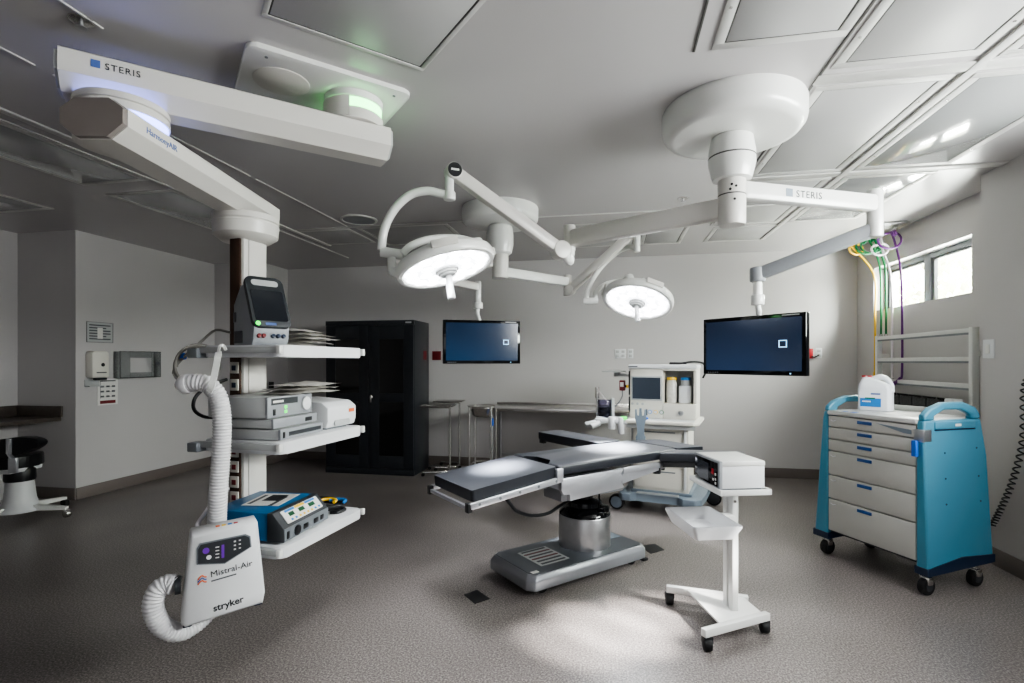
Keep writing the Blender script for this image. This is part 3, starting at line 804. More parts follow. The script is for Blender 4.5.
sa.build('screen_arm', 'grey_plastic', big)
b = MB().cyl(m0 + Vector((0, 0, -.04)), m0 + Vector((0, 0, -.17)), .026, r2=.03, n=20).cyl(m0 + Vector((0, 0, -.135)), m0 + Vector((0, 0, -.205)), .042, n=24, bev=.006)
b.build('drop_post', 'white_enamel', big)
md = m0 + Vector((0, 0, -.20))
# left grey arm toward the near lamp
eL = S(.398, 3.56, 0); zL = 2.30
p1L = rl(Vector((eL.x, eL.y, zL))); p0L = rl(Vector((RCN.x, RCN.y, zL))); dL = (p1L - p0L).normalized()
la = MB(); la.bar(p0L + dL * .05, p1L - dL * .02, .085, .115, bev=.02); la = la.build('lamp_arm', 'boom_white', big)
for k in (-.012, .012):
    v = p0L + dL * .14 + Vector((dL.y, -dL.x, 0)) * .0425 + Vector((0, 0, k))
    MB().cyl(v, v + Vector((dL.y, -dL.x, 0)) * .003, .006, n=8).build('arm_screw', 'black_plastic', la)
MB().cyl(p1L + Vector((0, 0, .095)), p1L + Vector((0, 0, -.085)), .04, n=24, bev=.008).build('arm_joint', 'boom_white', big)

# screens ---------------------------------------------------------------
def monitor(name, label, tl, tr, bl_, br, mat_s, icon):
    c = (tl + tr + bl_ + br) / 4
    xd = ((tr - tl) + (br - bl_)).normalized(); up = Vector((0, 0, 1))
    nrm = xd.cross(up).normalized()                     # toward viewer
    w_ = ((tr - tl).length + (br - bl_).length) / 2; h_ = ((tl - bl_).length + (tr - br).length) / 2
    rz = math.atan2(xd.y, xd.x)
    t = thing(name, label, 'monitor', c, rz)
    a, e = w_ / 2, h_ / 2
    MB().bx(-a, a, .0, .045, -e, e, bev=.006).build('casing', 'gloss_black', t)
    MB().bx(-a + .05, a - .05, .045, .075, -e + .05, e - .05, bev=.01).build('back_cover', 'white_plastic', t)
    sc = MB().bx(-a + .026, a - .026, -.002, .0, -e + .03, e - .026).build('screen', mat_s, t)
    ix, iz = icon
    b = MB()
    for x0, x1, z0, z1 in ((-.026, .026, .018, .023), (-.026, .026, -.023, -.018), (-.026, -.021, -.018, .018), (.021, .026, -.018, .018)):
        b.bx(ix + x0, ix + x1, -.004, -.002, iz + z0, iz + z1)
    b.build('input_icon', 'icon_glow', sc)
    MB().bx(a - .15, a - .04, -.0008, 0, e - .017, e - .009).build('bezel_mark', 'light_grey', t)
    b = MB()
    for k in range(5): b.bx(-a + .04 + k * .018, -a + .05 + k * .018, -.001, 0, -e + .010, -e + .018)
    b.build('bezel_buttons', 'mid_grey', t)
    MB().bx(a - .10, a - .092, -.001, 0, -e + .011, -e + .017).build('power_light', 'icon_glow', t)
    MB().bx(-.10, .10, .075, .10, -.08, .08, bev=.008).build('mount_plate', 'white_plastic', t)
    return t
d0 = 3.13
m2 = monitor('wall_screen', 'larger black flat screen hanging at right, dark display with small square icon', px_pt(702, 319, d0 * 1.193), px_pt(805.5, 312, d0), px_pt(704.5, 373.4, d0 * 1.193), px_pt(807, 377, d0), 'screen_navy_light', (.22, .005))
m1 = monitor('wall_screen', 'smaller-looking flat screen with blue display hanging before the back wall, beside the black cabinet', px_pt(443, 320.3, 4.80), px_pt(520.5, 320.3, 4.99), px_pt(443.3, 364.7, 4.80), px_pt(520, 362.8, 4.99), 'screen_navy', (.23, .0))
c2 = rl(m2.location + Matrix.Rotation(m2.rotation_euler.z, 3, 'Z') @ Vector((0, .10, .03)))
MB().tube([md, md + Vector((.012, .01, -.05)), c2 + Vector((0, 0, .20)), c2 + Vector((.0, .0, .02))], .018, n=12).build('screen_yoke', 'white_enamel', big)

# far canopy, its arms, lamp 2 and the left screen
SCN = S(-.107, 4.65, 0)
far = canopy(SCN, .345, 'surgical_boom', 'smaller far ceiling canopy with a stem carrying the right lamp and left screen', 'ceiling boom')
so = Vector((SCN.x, SCN.y, CEIL))
def sl_(v): return Vector(v) - so
MB().lathe([(.085, -.15), (.11, -.17), (.12, -.24), (.12, -.33), (.105, -.40), (.08, -.42)], n=36).build('stem_collar', 'white_enamel', far)
MB().lathe([(.075, -.41), (.075, -.62), (.07, -.63), (0, -.632)], n=30).build('stem', 'boom_white', far)
eF = S(.566, 5.25, 0); zF = 2.265
p0F = sl_(Vector((SCN.x, SCN.y, zF))); p1F = sl_(Vector((eF.x, eF.y, zF))); dF = (p1F - p0F).normalized()
MB().bar(p0F + dF * .05, p1F, .07, .09, bev=.016).build('lamp_arm', 'white_enamel', far)
MB().cyl(p1F + Vector((0, 0, .07)), p1F + Vector((0, 0, -.14)), .04, n=24, bev=.006).build('arm_joint', 'boom_white', far)
# screen arm to the left
q0 = sl_(Vector((SCN.x, SCN.y, 2.345))); q1 = sl_(px_pt(392, 259, 4.5)); q1.z = q0.z
dq = (q1 - q0).normalized()
MB().bar(q0 + dq * .05, q1, .065, .085, bev=.014).build('screen_arm', 'boom_white', far)
MB().cyl(q1 + Vector((0, 0, .06)), q1 + Vector((0, 0, -.12)), .04, n=20, bev=.006).build('arm_joint', 'boom_white', far)
q2 = sl_(px_pt(478, 287, 4.97)); q1b = q1 + Vector((0, 0, -.08))
MB().bar(q1b, q2, .06, .075, bev=.014).build('spring_arm', 'boom_white', far)
MB().cyl(q2 + Vector((0, 0, .055)), q2 + Vector((0, 0, -.16)), .03, n=20, bev=.006).cyl(q2 + Vector((0, 0, -.15)), q2 + Vector((0, 0, -.21)), .045, n=20, bev=.006).build('drop_post', 'white_enamel', far)
c1 = sl_(m1.location + Matrix.Rotation(m1.rotation_euler.z, 3, 'Z') @ Vector((0, .10, .04)))
MB().tube([q2 + Vector((0, 0, -.2)), q2 + Vector((-.005, .0, -.26)), c1 + Vector((0, 0, .14)), c1], .02, n=12).build('screen_yoke', 'white_enamel', far)

# surgical lamps ---------------------------------------------------------
def lamp_head(t, o, c, nrm, r, hdir):
    """disc head at room point c, shining along nrm"""
    m = frame_from(-nrm)                                # local +z = back of the head
    cl_ = c - o
    hd = MB().lathe([(r * .86, -.010), (r * .90, -.022), (r * .97, -.020), (r, -.008), (r * 1.005, .02), (r * .985, .042), (r * .93, .056), (r * .60, .068), (r * .25, .072), (0, .072)], c=cl_, m=m, n=64).build('lamp_head', 'white_enamel', t)
    MB().lathe([(r * .865, -.012), (r * .6, -.016), (0, -.018)], c=cl_, m=m, n=64).build('light_face', 'lamp_face', hd)
    # individual LED cells
    for cnt, rr, ph in ((9, .43, .2), (15, .715, 0)):
        for q in range(cnt):
            a = 2 * PI * q / cnt + ph
            v = cl_ + m @ Vector((r * rr * math.cos(a), r * rr * math.sin(a), -.0155))
            MB().cyl(v, v + m @ Vector((0, 0, -.006)), r * .115, n=14).build('led_cell', 'lamp_cell', hd)
    g = MB().lathe([(.075, -.018), (.075, -.03), (.066, -.032), (.062, -.045), (.052, -.047), (.048, -.058), (.02, -.06), (0, -.06)], c=cl_, m=m, n=28).build('handle_hub', 'light_grey', hd)
    v0 = cl_ + m @ Vector((0, 0, -.055)); v1 = cl_ + m @ Vector((0, 0, -.06)) + hdir * .15
    MB().cyl(v0, v1, .02, r2=.024, n=16, bev=.004).build('sterile_handle', 'white_plastic', hd)
    # rim grips
    for a in (.6, 2.4, 4.2):
        v = cl_ + m @ Vector((r * 1.0 * math.cos(a), r * 1.0 * math.sin(a), .035))
        MB().box(v, (.02, .16, .05), rot=m @ Matrix.Rotation(a, 3, 'Z'), bev=.008).build('rim_grip', 'boom_white', hd)
    return hd, m, cl_
# near lamp on the big boom's left arm
def wl(v): return Vector(v)
j0 = Vector((eL.x, eL.y, 2.215)); tip = px_pt(453, 172, 3.20)
base = S(.325, 3.48, 2.205)
near = thing('surgical_lamp', 'large round operating lamp at left on a long spring arm, tilted toward the table', 'surgical lamp', j0, 0)
no = Vector(j0)
MB().cyl((0, 0, .05), (0, 0, -.03), .035, n=24).tube([(0, 0, -.02), (.0, .0, -.07), Vector(base) - no + Vector((.02, 0, -.02))], .03, n=14).build('pivot', 'white_enamel', near)
bs = base - no; tp = tip - no; dd = (tp - bs).normalized()
sb = MB(); sb.bar(bs - dd * .01, tp, .075, .085, bev=.02); sd_ = Vector((dd.y, -dd.x, 0)).normalized()
sb.cyl(bs - sd_ * .045, bs + sd_ * .045, .06, n=28, bev=.006); sb.cyl(tp - sd_ * .045, tp + sd_ * .045, .05, n=28, bev=.006)
sarm = sb.build('spring_arm', 'boom_white', near)
sv_ = sd_ if sd_.dot(-FW) > 0 else -sd_
MB().cyl(tp + sv_ * .044, tp + sv_ * .05, .044, n=28).build('joint_cap', 'black_plastic', sarm)
MB().box(tp + sv_ * .0505, (.05, .002, .012), rot=frame_from(Vector((0, 0, 1)), sv_) @ Matrix.Rotation(0, 3, 'X')).build('cap_emblem', 'paper', sarm)
pn0 = px_pt(449.5, 176, 3.20) - no; pn1 = px_pt(449.5, 197, 3.20) - no
MB().cyl(pn0 + Vector((0, 0, .02)), pn1 + Vector((0, 0, -.01)), .028, n=20, bev=.005).cyl(pn1 + Vector((0, 0, .03)), pn1 + Vector((0, 0, -.02)), .037, n=20, bev=.005).build('drop_pin', 'white_enamel', near)
yk = [(450, 195.5, 3.2), (440, 193.5, 3.2), (428, 191, 3.2), (412, 194, 3.2), (398, 205, 3.2), (388, 220, 3.2), (383, 235, 3.2), (381.5, 250, 3.2)]
MB().tube([px_pt(*p) - no for p in yk], .026, n=14).build('outer_yoke', 'white_enamel', near)
k0 = px_pt(380.5, 251.5, 3.2) - no; k1 = px_pt(403, 255, 3.22) - no
MB().cyl(k0, k1, .032, n=20, bev=.004).build('yoke_joint', 'white_enamel', near)
MB().tube([px_pt(*p) - no for p in ((402, 254, 3.20), (411, 246, 3.22), (426, 240, 3.26), (444, 238, 3.30), (462, 239, 3.33), (476, 243, 3.34))], .024, n=14).build('inner_yoke', 'white_enamel', near)
MB().cyl(px_pt(475, 240, 3.34) - no, px_pt(478, 252, 3.33) - no, .045, n=24, bev=.008).build('yoke_knob', 'white_enamel', near)
MB().cyl(px_pt(392, 258, 3.2) - no, px_pt(392, 272, 3.18) - no, .024, n=16).cyl(px_pt(392, 271, 3.18) - no, px_pt(402, 275, 3.16) - no, .028, n=16).build('side_pivot', 'white_enamel', near)
nc = px_pt(446, 267, 3.25)
nn_ = (RT * .27 + FW * -.13 + Vector((0, 0, -.93))).normalized()
hd, mm, cc_ = lamp_head(near, no, nc, nn_, .315, (RT * .16 - FW * .15 + Vector((0, 0, -1))).normalized())
# far lamp on the far canopy's arm
f0 = Vector((eF.x, eF.y, zF - .12))
fl = thing('surgical_lamp', 'round glowing operating lamp at right, hung from the far canopy', 'surgical lamp', f0)
fo = Vector(f0)
bs = px_pt(570, 290, 5.22) - fo; tp = px_pt(630.5, 234.5, 4.85) - fo; dd = (tp - bs).normalized(); sd_ = Vector((dd.y, -dd.x, 0)).normalized()
sb = MB(); sb.bar(bs - dd * .02, tp, .07, .085, bev=.02); sb.cyl(tp - sd_ * .04, tp + sd_ * .04, .045, n=24, bev=.005); sb.cyl(bs - sd_ * .04, bs + sd_ * .04, .05, n=24, bev=.005); sb.cyl((0, 0, .02), bs + Vector((0, 0, -.01)), .035, n=16)
sarm = sb.build('spring_arm', 'boom_white', fl)
sv_ = sd_ if sd_.dot(-FW) > 0 else -sd_
MB().cyl(tp + sv_ * .038, tp + sv_ * .046, .04, n=24).build('joint_cap', 'black_plastic', sarm)
MB().cyl(px_pt(637, 231, 4.82) - fo, px_pt(637, 252, 4.82) - fo, .03, n=20, bev=.005).bar(px_pt(630.5, 234, 4.85) - fo, px_pt(637, 234, 4.82) - fo, .05, .05).build('drop_pin', 'white_enamel', fl)
MB().tube([px_pt(*p) - fo for p in ((637, 250, 4.82), (630, 247, 4.92), (618, 252, 5.02), (604, 264, 5.06), (594, 277, 5.02), (588, 290, 4.95), (586, 300, 4.9))], .024, n=14).build('outer_yoke', 'white_enamel', fl)
MB().cyl(px_pt(583.5, 301, 4.9) - fo, px_pt(598, 300.5, 4.88) - fo, .03, n=16, bev=.004).build('yoke_joint', 'white_enamel', fl)
MB().tube([px_pt(*p) - fo for p in ((595, 300, 4.88), (597, 291, 4.92), (605, 284.5, 4.97), (616, 281.5, 5.0), (628, 281, 4.98))], .022, n=12).build('inner_yoke', 'white_enamel', fl)
MB().cyl(px_pt(628, 277, 4.98) - fo, px_pt(632, 286, 4.92) - fo, .05, n=22, bev=.008).cyl(px_pt(641, 280, 4.9) - fo, px_pt(645, 286, 4.88) - fo, .035, n=18, bev=.006).build('yoke_knob', 'white_enamel', fl)
fc = px_pt(637.5, 301, 4.80)
fn = (RT * -.25 + FW * -.34 + Vector((0, 0, -.88))).normalized()
lamp_head(fl, fo, fc, fn, .325, (RT * .02 - FW * .3 + Vector((0, 0, -1))).normalized())

# ========================================================= OPERATING TABLE
tb = thing('operating_table', 'operating table with black padded sections and arm boards on a grey pedestal base', 'operating table', (-.183, 3.762, 0), R(45))
# base
b = MB()
pb = [(-.685, -.225), (-.645, -.275), (.33, -.275), (.365, -.245), (.365, .20), (.33, .225), (-.645, .225), (-.685, .19)]
b.loft([[Vector((x * 1.0, y * 1.0, .045)) for x, y in pb], [Vector((x, y, .105)) for x, y in pb], [Vector((-.15 + (x + .15) * .955, -.025 + (y + .025) * .93, .138)) for x, y in pb]], bev=.006)
bs_ = b.build('base', 'silver_paint', tb)
MB().prism([(-.15 + (x + .15) * .94, -.025 + (y + .025) * .90) for x, y in pb], .138, .141).build('base_top', 'base_grey', bs_)
MB().bx(-.157, -.152, -.2715, -.262, .046, .11).build('cover_seam', 'groove', bs_)
lp = MB().box((-.40, -.03, .1415), (.24, .27, .001)).build('instruction_plate', 'light_grey', bs_)
b = MB()
for k in range(6): b.box((-.40, -.14 + k * .045, .1424), (.20, .022, .0006))
b.build('printed_text', 'ink', lp)
MB().box((-.40, -.05, .1427), (.22, .012, .0006)).box((-.40, .04, .1427), (.22, .010, .0006)).build('red_bar', 'dark_red', lp)
MB().box((.27, .04, .1415), (.10, .18, .001)).build('blue_sticker', 'anes_blue', bs_)
MB().box((-.61, -.215, .1415), (.05, .03, .001)).build('white_sticker', 'paper', bs_)
for x, y in ((-.55, -.20), (-.55, .15), (.25, -.20), (.25, .15)):
    w_ = MB().cyl((x, y - .028, .04), (x, y + .028, .04), .04, n=20, bev=.006).build('caster', 'rubber', tb)
for x in (.30,): MB().bx(x, x + .05, -.29, -.22, .03, .05, bev=.006).build('brake_pedal', 'black_plastic', tb)
# pedestal
MB().lathe([(.185, .138), (.185, .35), (.178, .362), (.15, .362)], n=56).build('pedestal', 'brushed', tb)
MB().lathe([(.185, .362), (.182, .375), (.15, .41), (.125, .42), (.12, .45), (.08, .46), (.06, .47), (.06, .60), (0, .60)], n=48, sx=1).build('pedestal_boot', 'gloss_black', tb)
b = MB(); b.cyl((.03, -.12, .42), (.03, -.12, .55), .006, n=10); b.cyl((.07, -.10, .36), (.07, -.10, .425), .055, n=24, bev=.01); b.build('boot_plug', 'gloss_black', tb)
# frame below the pads
b = MB()
b.prism([(-.43, .705), (-.43, .63), (-.41, .60), (-.36, .60), (-.36, .555), (.14, .575), (.10, .62), (.13, .64), (.10, .675), (.13, .71)], -.015, .015, m=XZ, o=(0, -.245, 0), bev=.003)
b.prism([(-.43, .705), (-.43, .62), (-.36, .60), (-.36, .56), (.14, .58), (.13, .71)], -.015, .015, m=XZ, o=(0, .245, 0), bev=.003)
b.bx(-.35, .12, -.23, .23, .60, .69)
fr_ = b.build('side_frame', 'alu', tb)
MB().bx(-.30, .30, -.10, .10, .50, .60, bev=.01).build('lift_block', 'silver_paint', tb)
b = MB()
for s in (-1, 1):
    b.bar((.13, s * .25, .69), (.66, s * .25, .69), .02, .045, bev=.003)
    b.prism([(.13, .67), (.13, .60), (.60, .66), (.66, .675)], -.008, .008, m=XZ, o=(0, s * .24, 0))
b.build('upper_rail', 'alu', tb)
b = MB()
for s in (-1, 1):
    b.bar((-1.10, s * .262, .635), (-.44, s * .262, .705), .016, .038, bev=.003)
b.bar((-1.10, -.26, .625), (-1.10, .26, .625), .02, .02)
lr = b.build('leg_rail', 'alu', tb)
b = MB()
for k in range(5):
    x = -1.04 + k * .14; z = .635 + (x + 1.10) * .106
    MB().cyl((x, -.272, z), (x, -.269, z), .009, n=10).build('rail_bolt', 'mid_grey', lr)
for s in (-1, 1):
    MB().bx(-1.115, -1.085, s * .25 - .02, s * .25 + .02, .60, .655, bev=.004).build('rail_clamp', 'black_plastic', tb)
    MB().bx(-.475, -.425, s * .262 - .012, s * .262 + .012, .69, .776, bev=.004).build('hinge_plate', 'alu', tb)
def pad(name, pts, z0, z1, m='vinyl', tilt=None, piv=None):
    b = MB(); b.prism(pts, z0, z1, bev=.014, seg=3)
    if tilt:
        bmesh.ops.rotate(b.bm, verts=b.bm.verts, cent=piv, matrix=Matrix.Rotation(tilt, 3, 'Y'))
    o = b.build(name, m, tb)
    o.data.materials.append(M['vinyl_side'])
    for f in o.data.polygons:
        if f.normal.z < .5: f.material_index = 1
    return o
pad('leg_pad', rrect(-1.085, -.462, -.25, .25, .02), .72, .787, tilt=R(-6), piv=Vector((-.46, 0, .785)))
pad('torso_pad', [(-.45, -.255), (.70, -.255), (.72, -.2), (.72, .255), (-.45, .255), (-.45, .14), (-.36, .08), (-.36, -.08), (-.45, -.14)], .725, .792)
pad('head_pad', rrect(.735, 1.07, -.24, .24, .03), .725, .79, tilt=R(3), piv=Vector((.73, 0, .785)))
ab = pad('arm_board', rrect(.40, .66, .27, 1.10, .03), .728, .792)
MB().bx(.46, .60, .20, 1.06, .700, .728, bev=.004).build('board_support', 'black_plastic', ab)
MB().bx(.44, .48, 1.06, 1.12, .68, .72, bev=.004).build('board_clamp', 'black_plastic', ab)
dA = Vector((.365, -.30, 0)).normalized(); nA = Vector((-dA.y, dA.x, 0))
s0 = Vector((.475, -.275, 0))
def q2d(a, c): v = s0 + dA * a + nA * c; return (v.x, v.y)
ab = pad('arm_board', [q2d(.0, 0), q2d(.62, 0), q2d(.64, .02), q2d(.64, .15), q2d(.62, .17), q2d(.16, .17)], .715, .785)
b = MB(); b.prism([q2d(.03, .02), q2d(.6, .02), q2d(.6, .15), q2d(.12, .15)], .675, .715, bev=.004); b.build('board_support', 'black_plastic', ab)
MB().cyl((.52, -.22, .62), (.52, -.22, .69), .03, n=14).cyl((.58, -.22, .64), (.58, -.22, .69), .02, n=12).build('board_clamp', 'black_plastic', tb)
MB().tube([(-.83, -.23, .63), (-.78, -.2, .585), (-.70, -.15, .52), (-.55, -.10, .455), (-.40, -.08, .44), (-.28, -.05, .46), (-.17, -.02, .475)], .011, n=10).build('hand_control_cable', 'black_plastic', tb)
MB().bx(-1.0, -.5, -.2, .2, .645, .665).build('leg_board', 'dark_grey', tb).rotation_euler = (0, 0, 0)

# pronged rail bracket at the far side of the head section
mb_ = Matrix.Rotation(R(-48), 3, 'Z') @ XZ
MB().prism([(-.036, .70), (.036, .70), (.042, .80), (.026, .83), (.028, .90), (.048, .955), (.048, 1.04), (.031, 1.04), (.031, .985), (.010, .98), (.010, 1.05), (-.012, 1.05), (-.012, .98), (-.031, .985), (-.031, 1.04), (-.048, 1.04), (-.048, .955), (-.028, .90), (-.026, .83), (-.042, .80)], -.010, .010, m=mb_, o=(.90, .275, 0), bev=.003).build('rail_bracket', 'anes_blue', tb)

# floor patches
for pts, lb in (([(-.894, 3.092), (-.832, 3.175), (-.723, 3.07), (-.796, 2.99)], 'small black square marker on the floor left of the table base'), ([(.23, 4.176), (.35, 4.244), (.41, 4.12), (.30, 4.02)], 'small black square marker on the floor right of the table base')):
    tag(MB().prism(pts, .0, .003).build('floor_marker', 'black_plastic'), lb, 'floor marker')

# ===================================================== ANAESTHESIA MACHINE
an = thing('anaesthesia_machine', 'cream anaesthesia machine with dark screen and gas bottles on a blue-grey wheeled base', 'anaesthesia machine', (.545, 5.34, 0), R(-14))
MB().bx(-.28, .24, -.22, .26, .20, .84, bev=.008).build('drawer_cabinet', 'cream_plastic', an)
for z0, z1 in ((.235, .43), (.44, .62), (.63, .81)):
    dr = MB().bx(-.26, .20, -.232, -.22, z0, z1, bev=.003).build('drawer', 'cream_plastic', an)
    MB().bx(-.18, .12, -.236, -.232, z1 - .04, z1 - .028).build('pull_line', 'mid_grey', dr)
MB().bx(.20, .22, -.26, -.225, .25, .84, bev=.004).build('side_rail', 'white_plastic', an)
# base
pb = [(-.40, -.30), (-.36, -.36), (-.28, -.36), (-.24, -.30), (.16, -.30), (.20, -.36), (.31, -.36), (.36, -.30), (.38, -.10), (.40, .28), (.30, .34), (-.30, .34), (-.40, .28)]
bb = MB().prism(pb, .115, .185, bev=.012).build('wheel_base', 'anes_blue', an)
MB().bx(-.30, .27, -.24, .28, .18, .21, bev=.006).build('plinth', 'anes_blue', bb)
MB().bx(-.235, .155, -.298, -.235, .185, .192).build('foot_tread', 'light_grey', bb)
for x, y in ((-.43, -.26), (.30, -.30), (.43, .28), (-.36, .30)):
    wh = MB().cyl((x, y - .03, .075), (x, y + .03, .075), .075, n=28, bev=.012).build('caster', 'rubber', an)
    MB().cyl((x, y - .034, .075), (x, y + .034, .075), .056, n=24, bev=.004).build('wheel_disc', 'anes_blue' if y < 0 and x < 0 else 'dark_grey', wh)
    MB().bx(x - .03, x + .03, y + .0, y + .08, .11, .14, bev=.006).build('caster_arm', 'anes_blue', wh)
# work surface
b = MB().prism([(-.34, -.40), (.30, -.40), (.345, -.34), (.345, .20), (-.34, .20)], .865, .90, bev=.01); wsf = b.build('work_surface', 'cream_plastic', an)
MB().bx(-.20, .30, -.385, -.20, .896, .902).build('steel_inlay', 'light_grey', wsf)
b = MB().prism([(-.32, -.34), (.31, -.34), (.28, -.22), (-.30, -.22)], .82, .866); b.build('surface_lip', 'light_grey', wsf)
# upper body with bay
b = MB()
b.bx(-.315, .0, -.20, .20, .90, 1.42, bev=.01)
b.bx(.0, .305, .06, .20, .90, 1.42, bev=.006)
b.bx(.0, .305, -.20, .06, .90, 1.05, bev=.006)
b.bx(.0, .305, -.21, .06, 1.365, 1.42, bev=.008)
b.bx(.278, .305, -.16, .06, 1.05, 1.365, bev=.004)
ub = b.build('upper_body', 'cream_plastic', an)
MB().bx(-.325, .312, -.225, .20, 1.385, 1.425, bev=.01).build('top_cover', 'white_plastic', ub)
MB().bx(-.325, -.235, -.2265, -.2245, 1.40, 1.412).build('name_plate', 'ink', ub)
sc = MB().bx(-.300, -.005, -.212, -.20, 1.075, 1.315, bev=.004).build('display', 'light_grey', ub)
MB().bx(-.287, -.02, -.214, -.212, 1.09, 1.30).build('screen', 'screen_slate', sc)
MB().bx(.0, .278, .055, .062, 1.05, 1.365).build('bay_back', 'light_grey', ub)
for k, m_ in ((0, 'label_blue'), (1, 'yellow'), (2, 'mid_grey')):
    MB().cyl((-.29 + k * .05, -.206, 1.04), (-.29 + k * .05, -.198, 1.04), .013, n=16, bev=.002).build('gauge', 'light_grey', ub)
for k, m_ in enumerate(('label_blue', 'yellow', 'green_hose')):
    g = MB().cyl((-.12 + k * .055, -.210, .965), (-.12 + k * .055, -.198, .965), .02, n=20, bev=.002).build('gauge', m_, ub)
    MB().cyl((-.12 + k * .055, -.212, .965), (-.12 + k * .055, -.209, .965), .015, n=20).build('dial_face', 'white_plastic', g)
MB().cyl((.17, -.225, .965), (.17, -.198, .965), .024, n=20, bev=.003).build('flow_knob', 'brushed', ub)
MB().bx(-.16, -.145, -.206, -.198, .93, .99).build('flow_tube', 'dark_grey', ub)
MB().sphere((-.15, -.33, .915), .03, (1.3, .8, .5)).build('blue_button', 'blue_tape', an)
# bay bottles
for x, cap, lb in ((.065, 'yellow', 'clear canister with yellow lid standing in the machine bay'), (.195, 'label_blue', 'white-labelled canister with blue lid standing in the machine bay')):
    p = Matrix.Rotation(R(-14), 3, 'Z') @ Vector((x, -.06, 0)) + Vector((.545, 5.34, 1.065 if False else 1.0505))
    t = thing('gas_canister', lb, 'canister', p, R(-14))
    if cap == 'yellow': MB().lathe([(0, 0), (.048, 0), (.05, .01), (.05, .19), (.04, .21), (.04, .225)], n=24).build('body', 'pouch', t)
    else:
        MB().bx(-.058, .058, -.05, .05, 0, .17, bev=.012).build('body', 'white_plastic', t)
        MB().cyl((0, 0, .165), (0, 0, .23), .042, n=24).build('neck', 'light_grey', t)
    MB().cyl((0, 0, .222), (0, 0, .25), .047, n=24, bev=.005).build('lid', cap, t)
# black cable on its top
rz14 = Matrix.Rotation(R(-14), 3, 'Z')
def aw(x, y, z): return rz14 @ Vector((x, y, 0)) + Vector((.545, 5.34, z))
tag(MB().tube([aw(.05, -.1, 1.435), aw(.15, -.12, 1.436), aw(.24, -.1, 1.45), aw(.31, -.13, 1.45), aw(.37, -.16, 1.43), aw(.385, -.16, 1.36), aw(.36, -.14, 1.30)], .01, n=8).box(aw(.13, -.1, 1.438), (.16, .04, .02), rz=R(-14), bev=.006).build('sensor_cable', 'black_plastic'), 'black cable lying on top of the anaesthesia machine and hooking over its edge', 'cable')
# left side swing tray and vaporiser
MB().bx(-.62, -.42, -.12, .10, 1.345, 1.36, bev=.004).bx(-.50, -.335, -.02, .02, 1.30, 1.33, bev=.006).cyl((-.49, 0, 1.30), (-.49, 0, 1.35), .03, n=16).build('swing_tray', 'light_grey', an)
MB().bx(-.345, -.335, -.12, .05, 1.12, 1.36, bev=.002).bx(-.345, -.335, -.12, .05, .95, 1.10, bev=.002).build('side_strip', 'dark_grey', an)
MB().bx(-.44, -.385, -.12, -.07, 1.16, 1.265, bev=.006).build('sensor_box', 'dark_red', an)
MB().bx(-.43, -.395, -.124, -.12, 1.20, 1.245, bev=.004).build('sensor_label', 'paper', an)
MB().cyl((-.385, -.09, 1.205), (-.335, -.09, 1.205), .013, n=12).build('sensor_mount', 'black_plastic', an)
MB().tube([(-.415, -.09, 1.16), (-.415, -.1, 1.10), (-.45, -.13, 1.03), (-.50, -.16, .98)], .006, n=8).build('sample_line', 'mid_grey', an)
MB().cyl((-.345, -.14, 1.205), (-.36, -.14, 1.205), .018, n=14).build('yellow_port', 'yellow', an)
# breathing system in front-left
b = MB().bx(-.62, -.30, -.40, -.14, .855, .90, bev=.01).cyl((-.58, -.3, .84), (-.58, -.3, .91), .05, n=18, bev=.008).cyl((-.45, -.38, .80), (-.45, -.38, .92), .035, n=18, bev=.006).cyl((-.36, -.38, .76), (-.36, -.38, .92), .03, n=16, bev=.006)
b.build('breathing_block', 'white_plastic', an)
MB().cyl((-.60, -.42, .86), (-.69, -.47, .84), .028, n=16, bev=.004).cyl((-.56, -.44, .86), (-.62, -.52, .83), .028, n=16, bev=.004).build('hose_port', 'light_grey', an)
MB().lathe([(.075, .90), (.075, 1.06), (.07, 1.075), (0, 1.08)], c=(-.555, -.26, 0), n=28).build('bellows_dome', 'bellows_plastic', an)
MB().lathe([(.055, .90), (.06, .92), (.05, .94), (.06, .96), (.05, .98), (.06, 1.0), (.0, 1.01)], c=(-.555, -.26, 0), n=20).build('bellows', 'dark_grey', an)
MB().cyl((-.62, -.30, .9), (-.62, -.30, 1.19), .012, n=12).bar((-.62, -.30, 1.18), (-.50, -.26, 1.03), .012, .012).bx(-.64, -.60, -.31, -.28, 1.09, 1.20, bev=.005).build('circuit_arm', 'steel', an)
MB().cyl((-.48, -.24, .90), (-.48, -.24, 1.09), .02, n=14).build('absorber_post', 'light_grey', an)
MB().bx(-.36, -.31, -.40, -.36, .90, .925, bev=.004).build('green_latch', 'led_green', an)

# ============================================================ WHITE STAND
ws = thing('device_stand', 'white wheeled stand with tray top and splayed base, right of the operating table', 'equipment stand', (.63, 2.93, 0), R(16))
yb = .085
b = MB()
b.bar((-.21, yb + .265, .092), (.20, yb + .085, .092), .035, .04, bev=.004)
b.bar((-.225, yb - .245, .092), (.20, yb - .105, .092), .035, .04, bev=.004)
b.prism([(-.11, yb + .20), (-.11, yb - .19), (-.02, yb - .16), (.17, yb - .10), (.17, yb + .08), (-.02, yb + .17)], .096, .108, bev=.002)
sb_ = b.build('splayed_base', 'white_enamel', ws)
for x, y in ((-.195, yb + .258), (-.20, yb - .237), (.185, yb - .10), (.185, yb + .09)):
    wh = MB().cyl((x - .02, y + .004, .033), (x + .02, y - .004, .033), .033, n=20, bev=.005).build('caster', 'rubber', ws)
    MB().bx(x - .026, x + .026, y - .018, y + .018, .035, .072, bev=.006).build('caster_fork', 'black_plastic', wh)
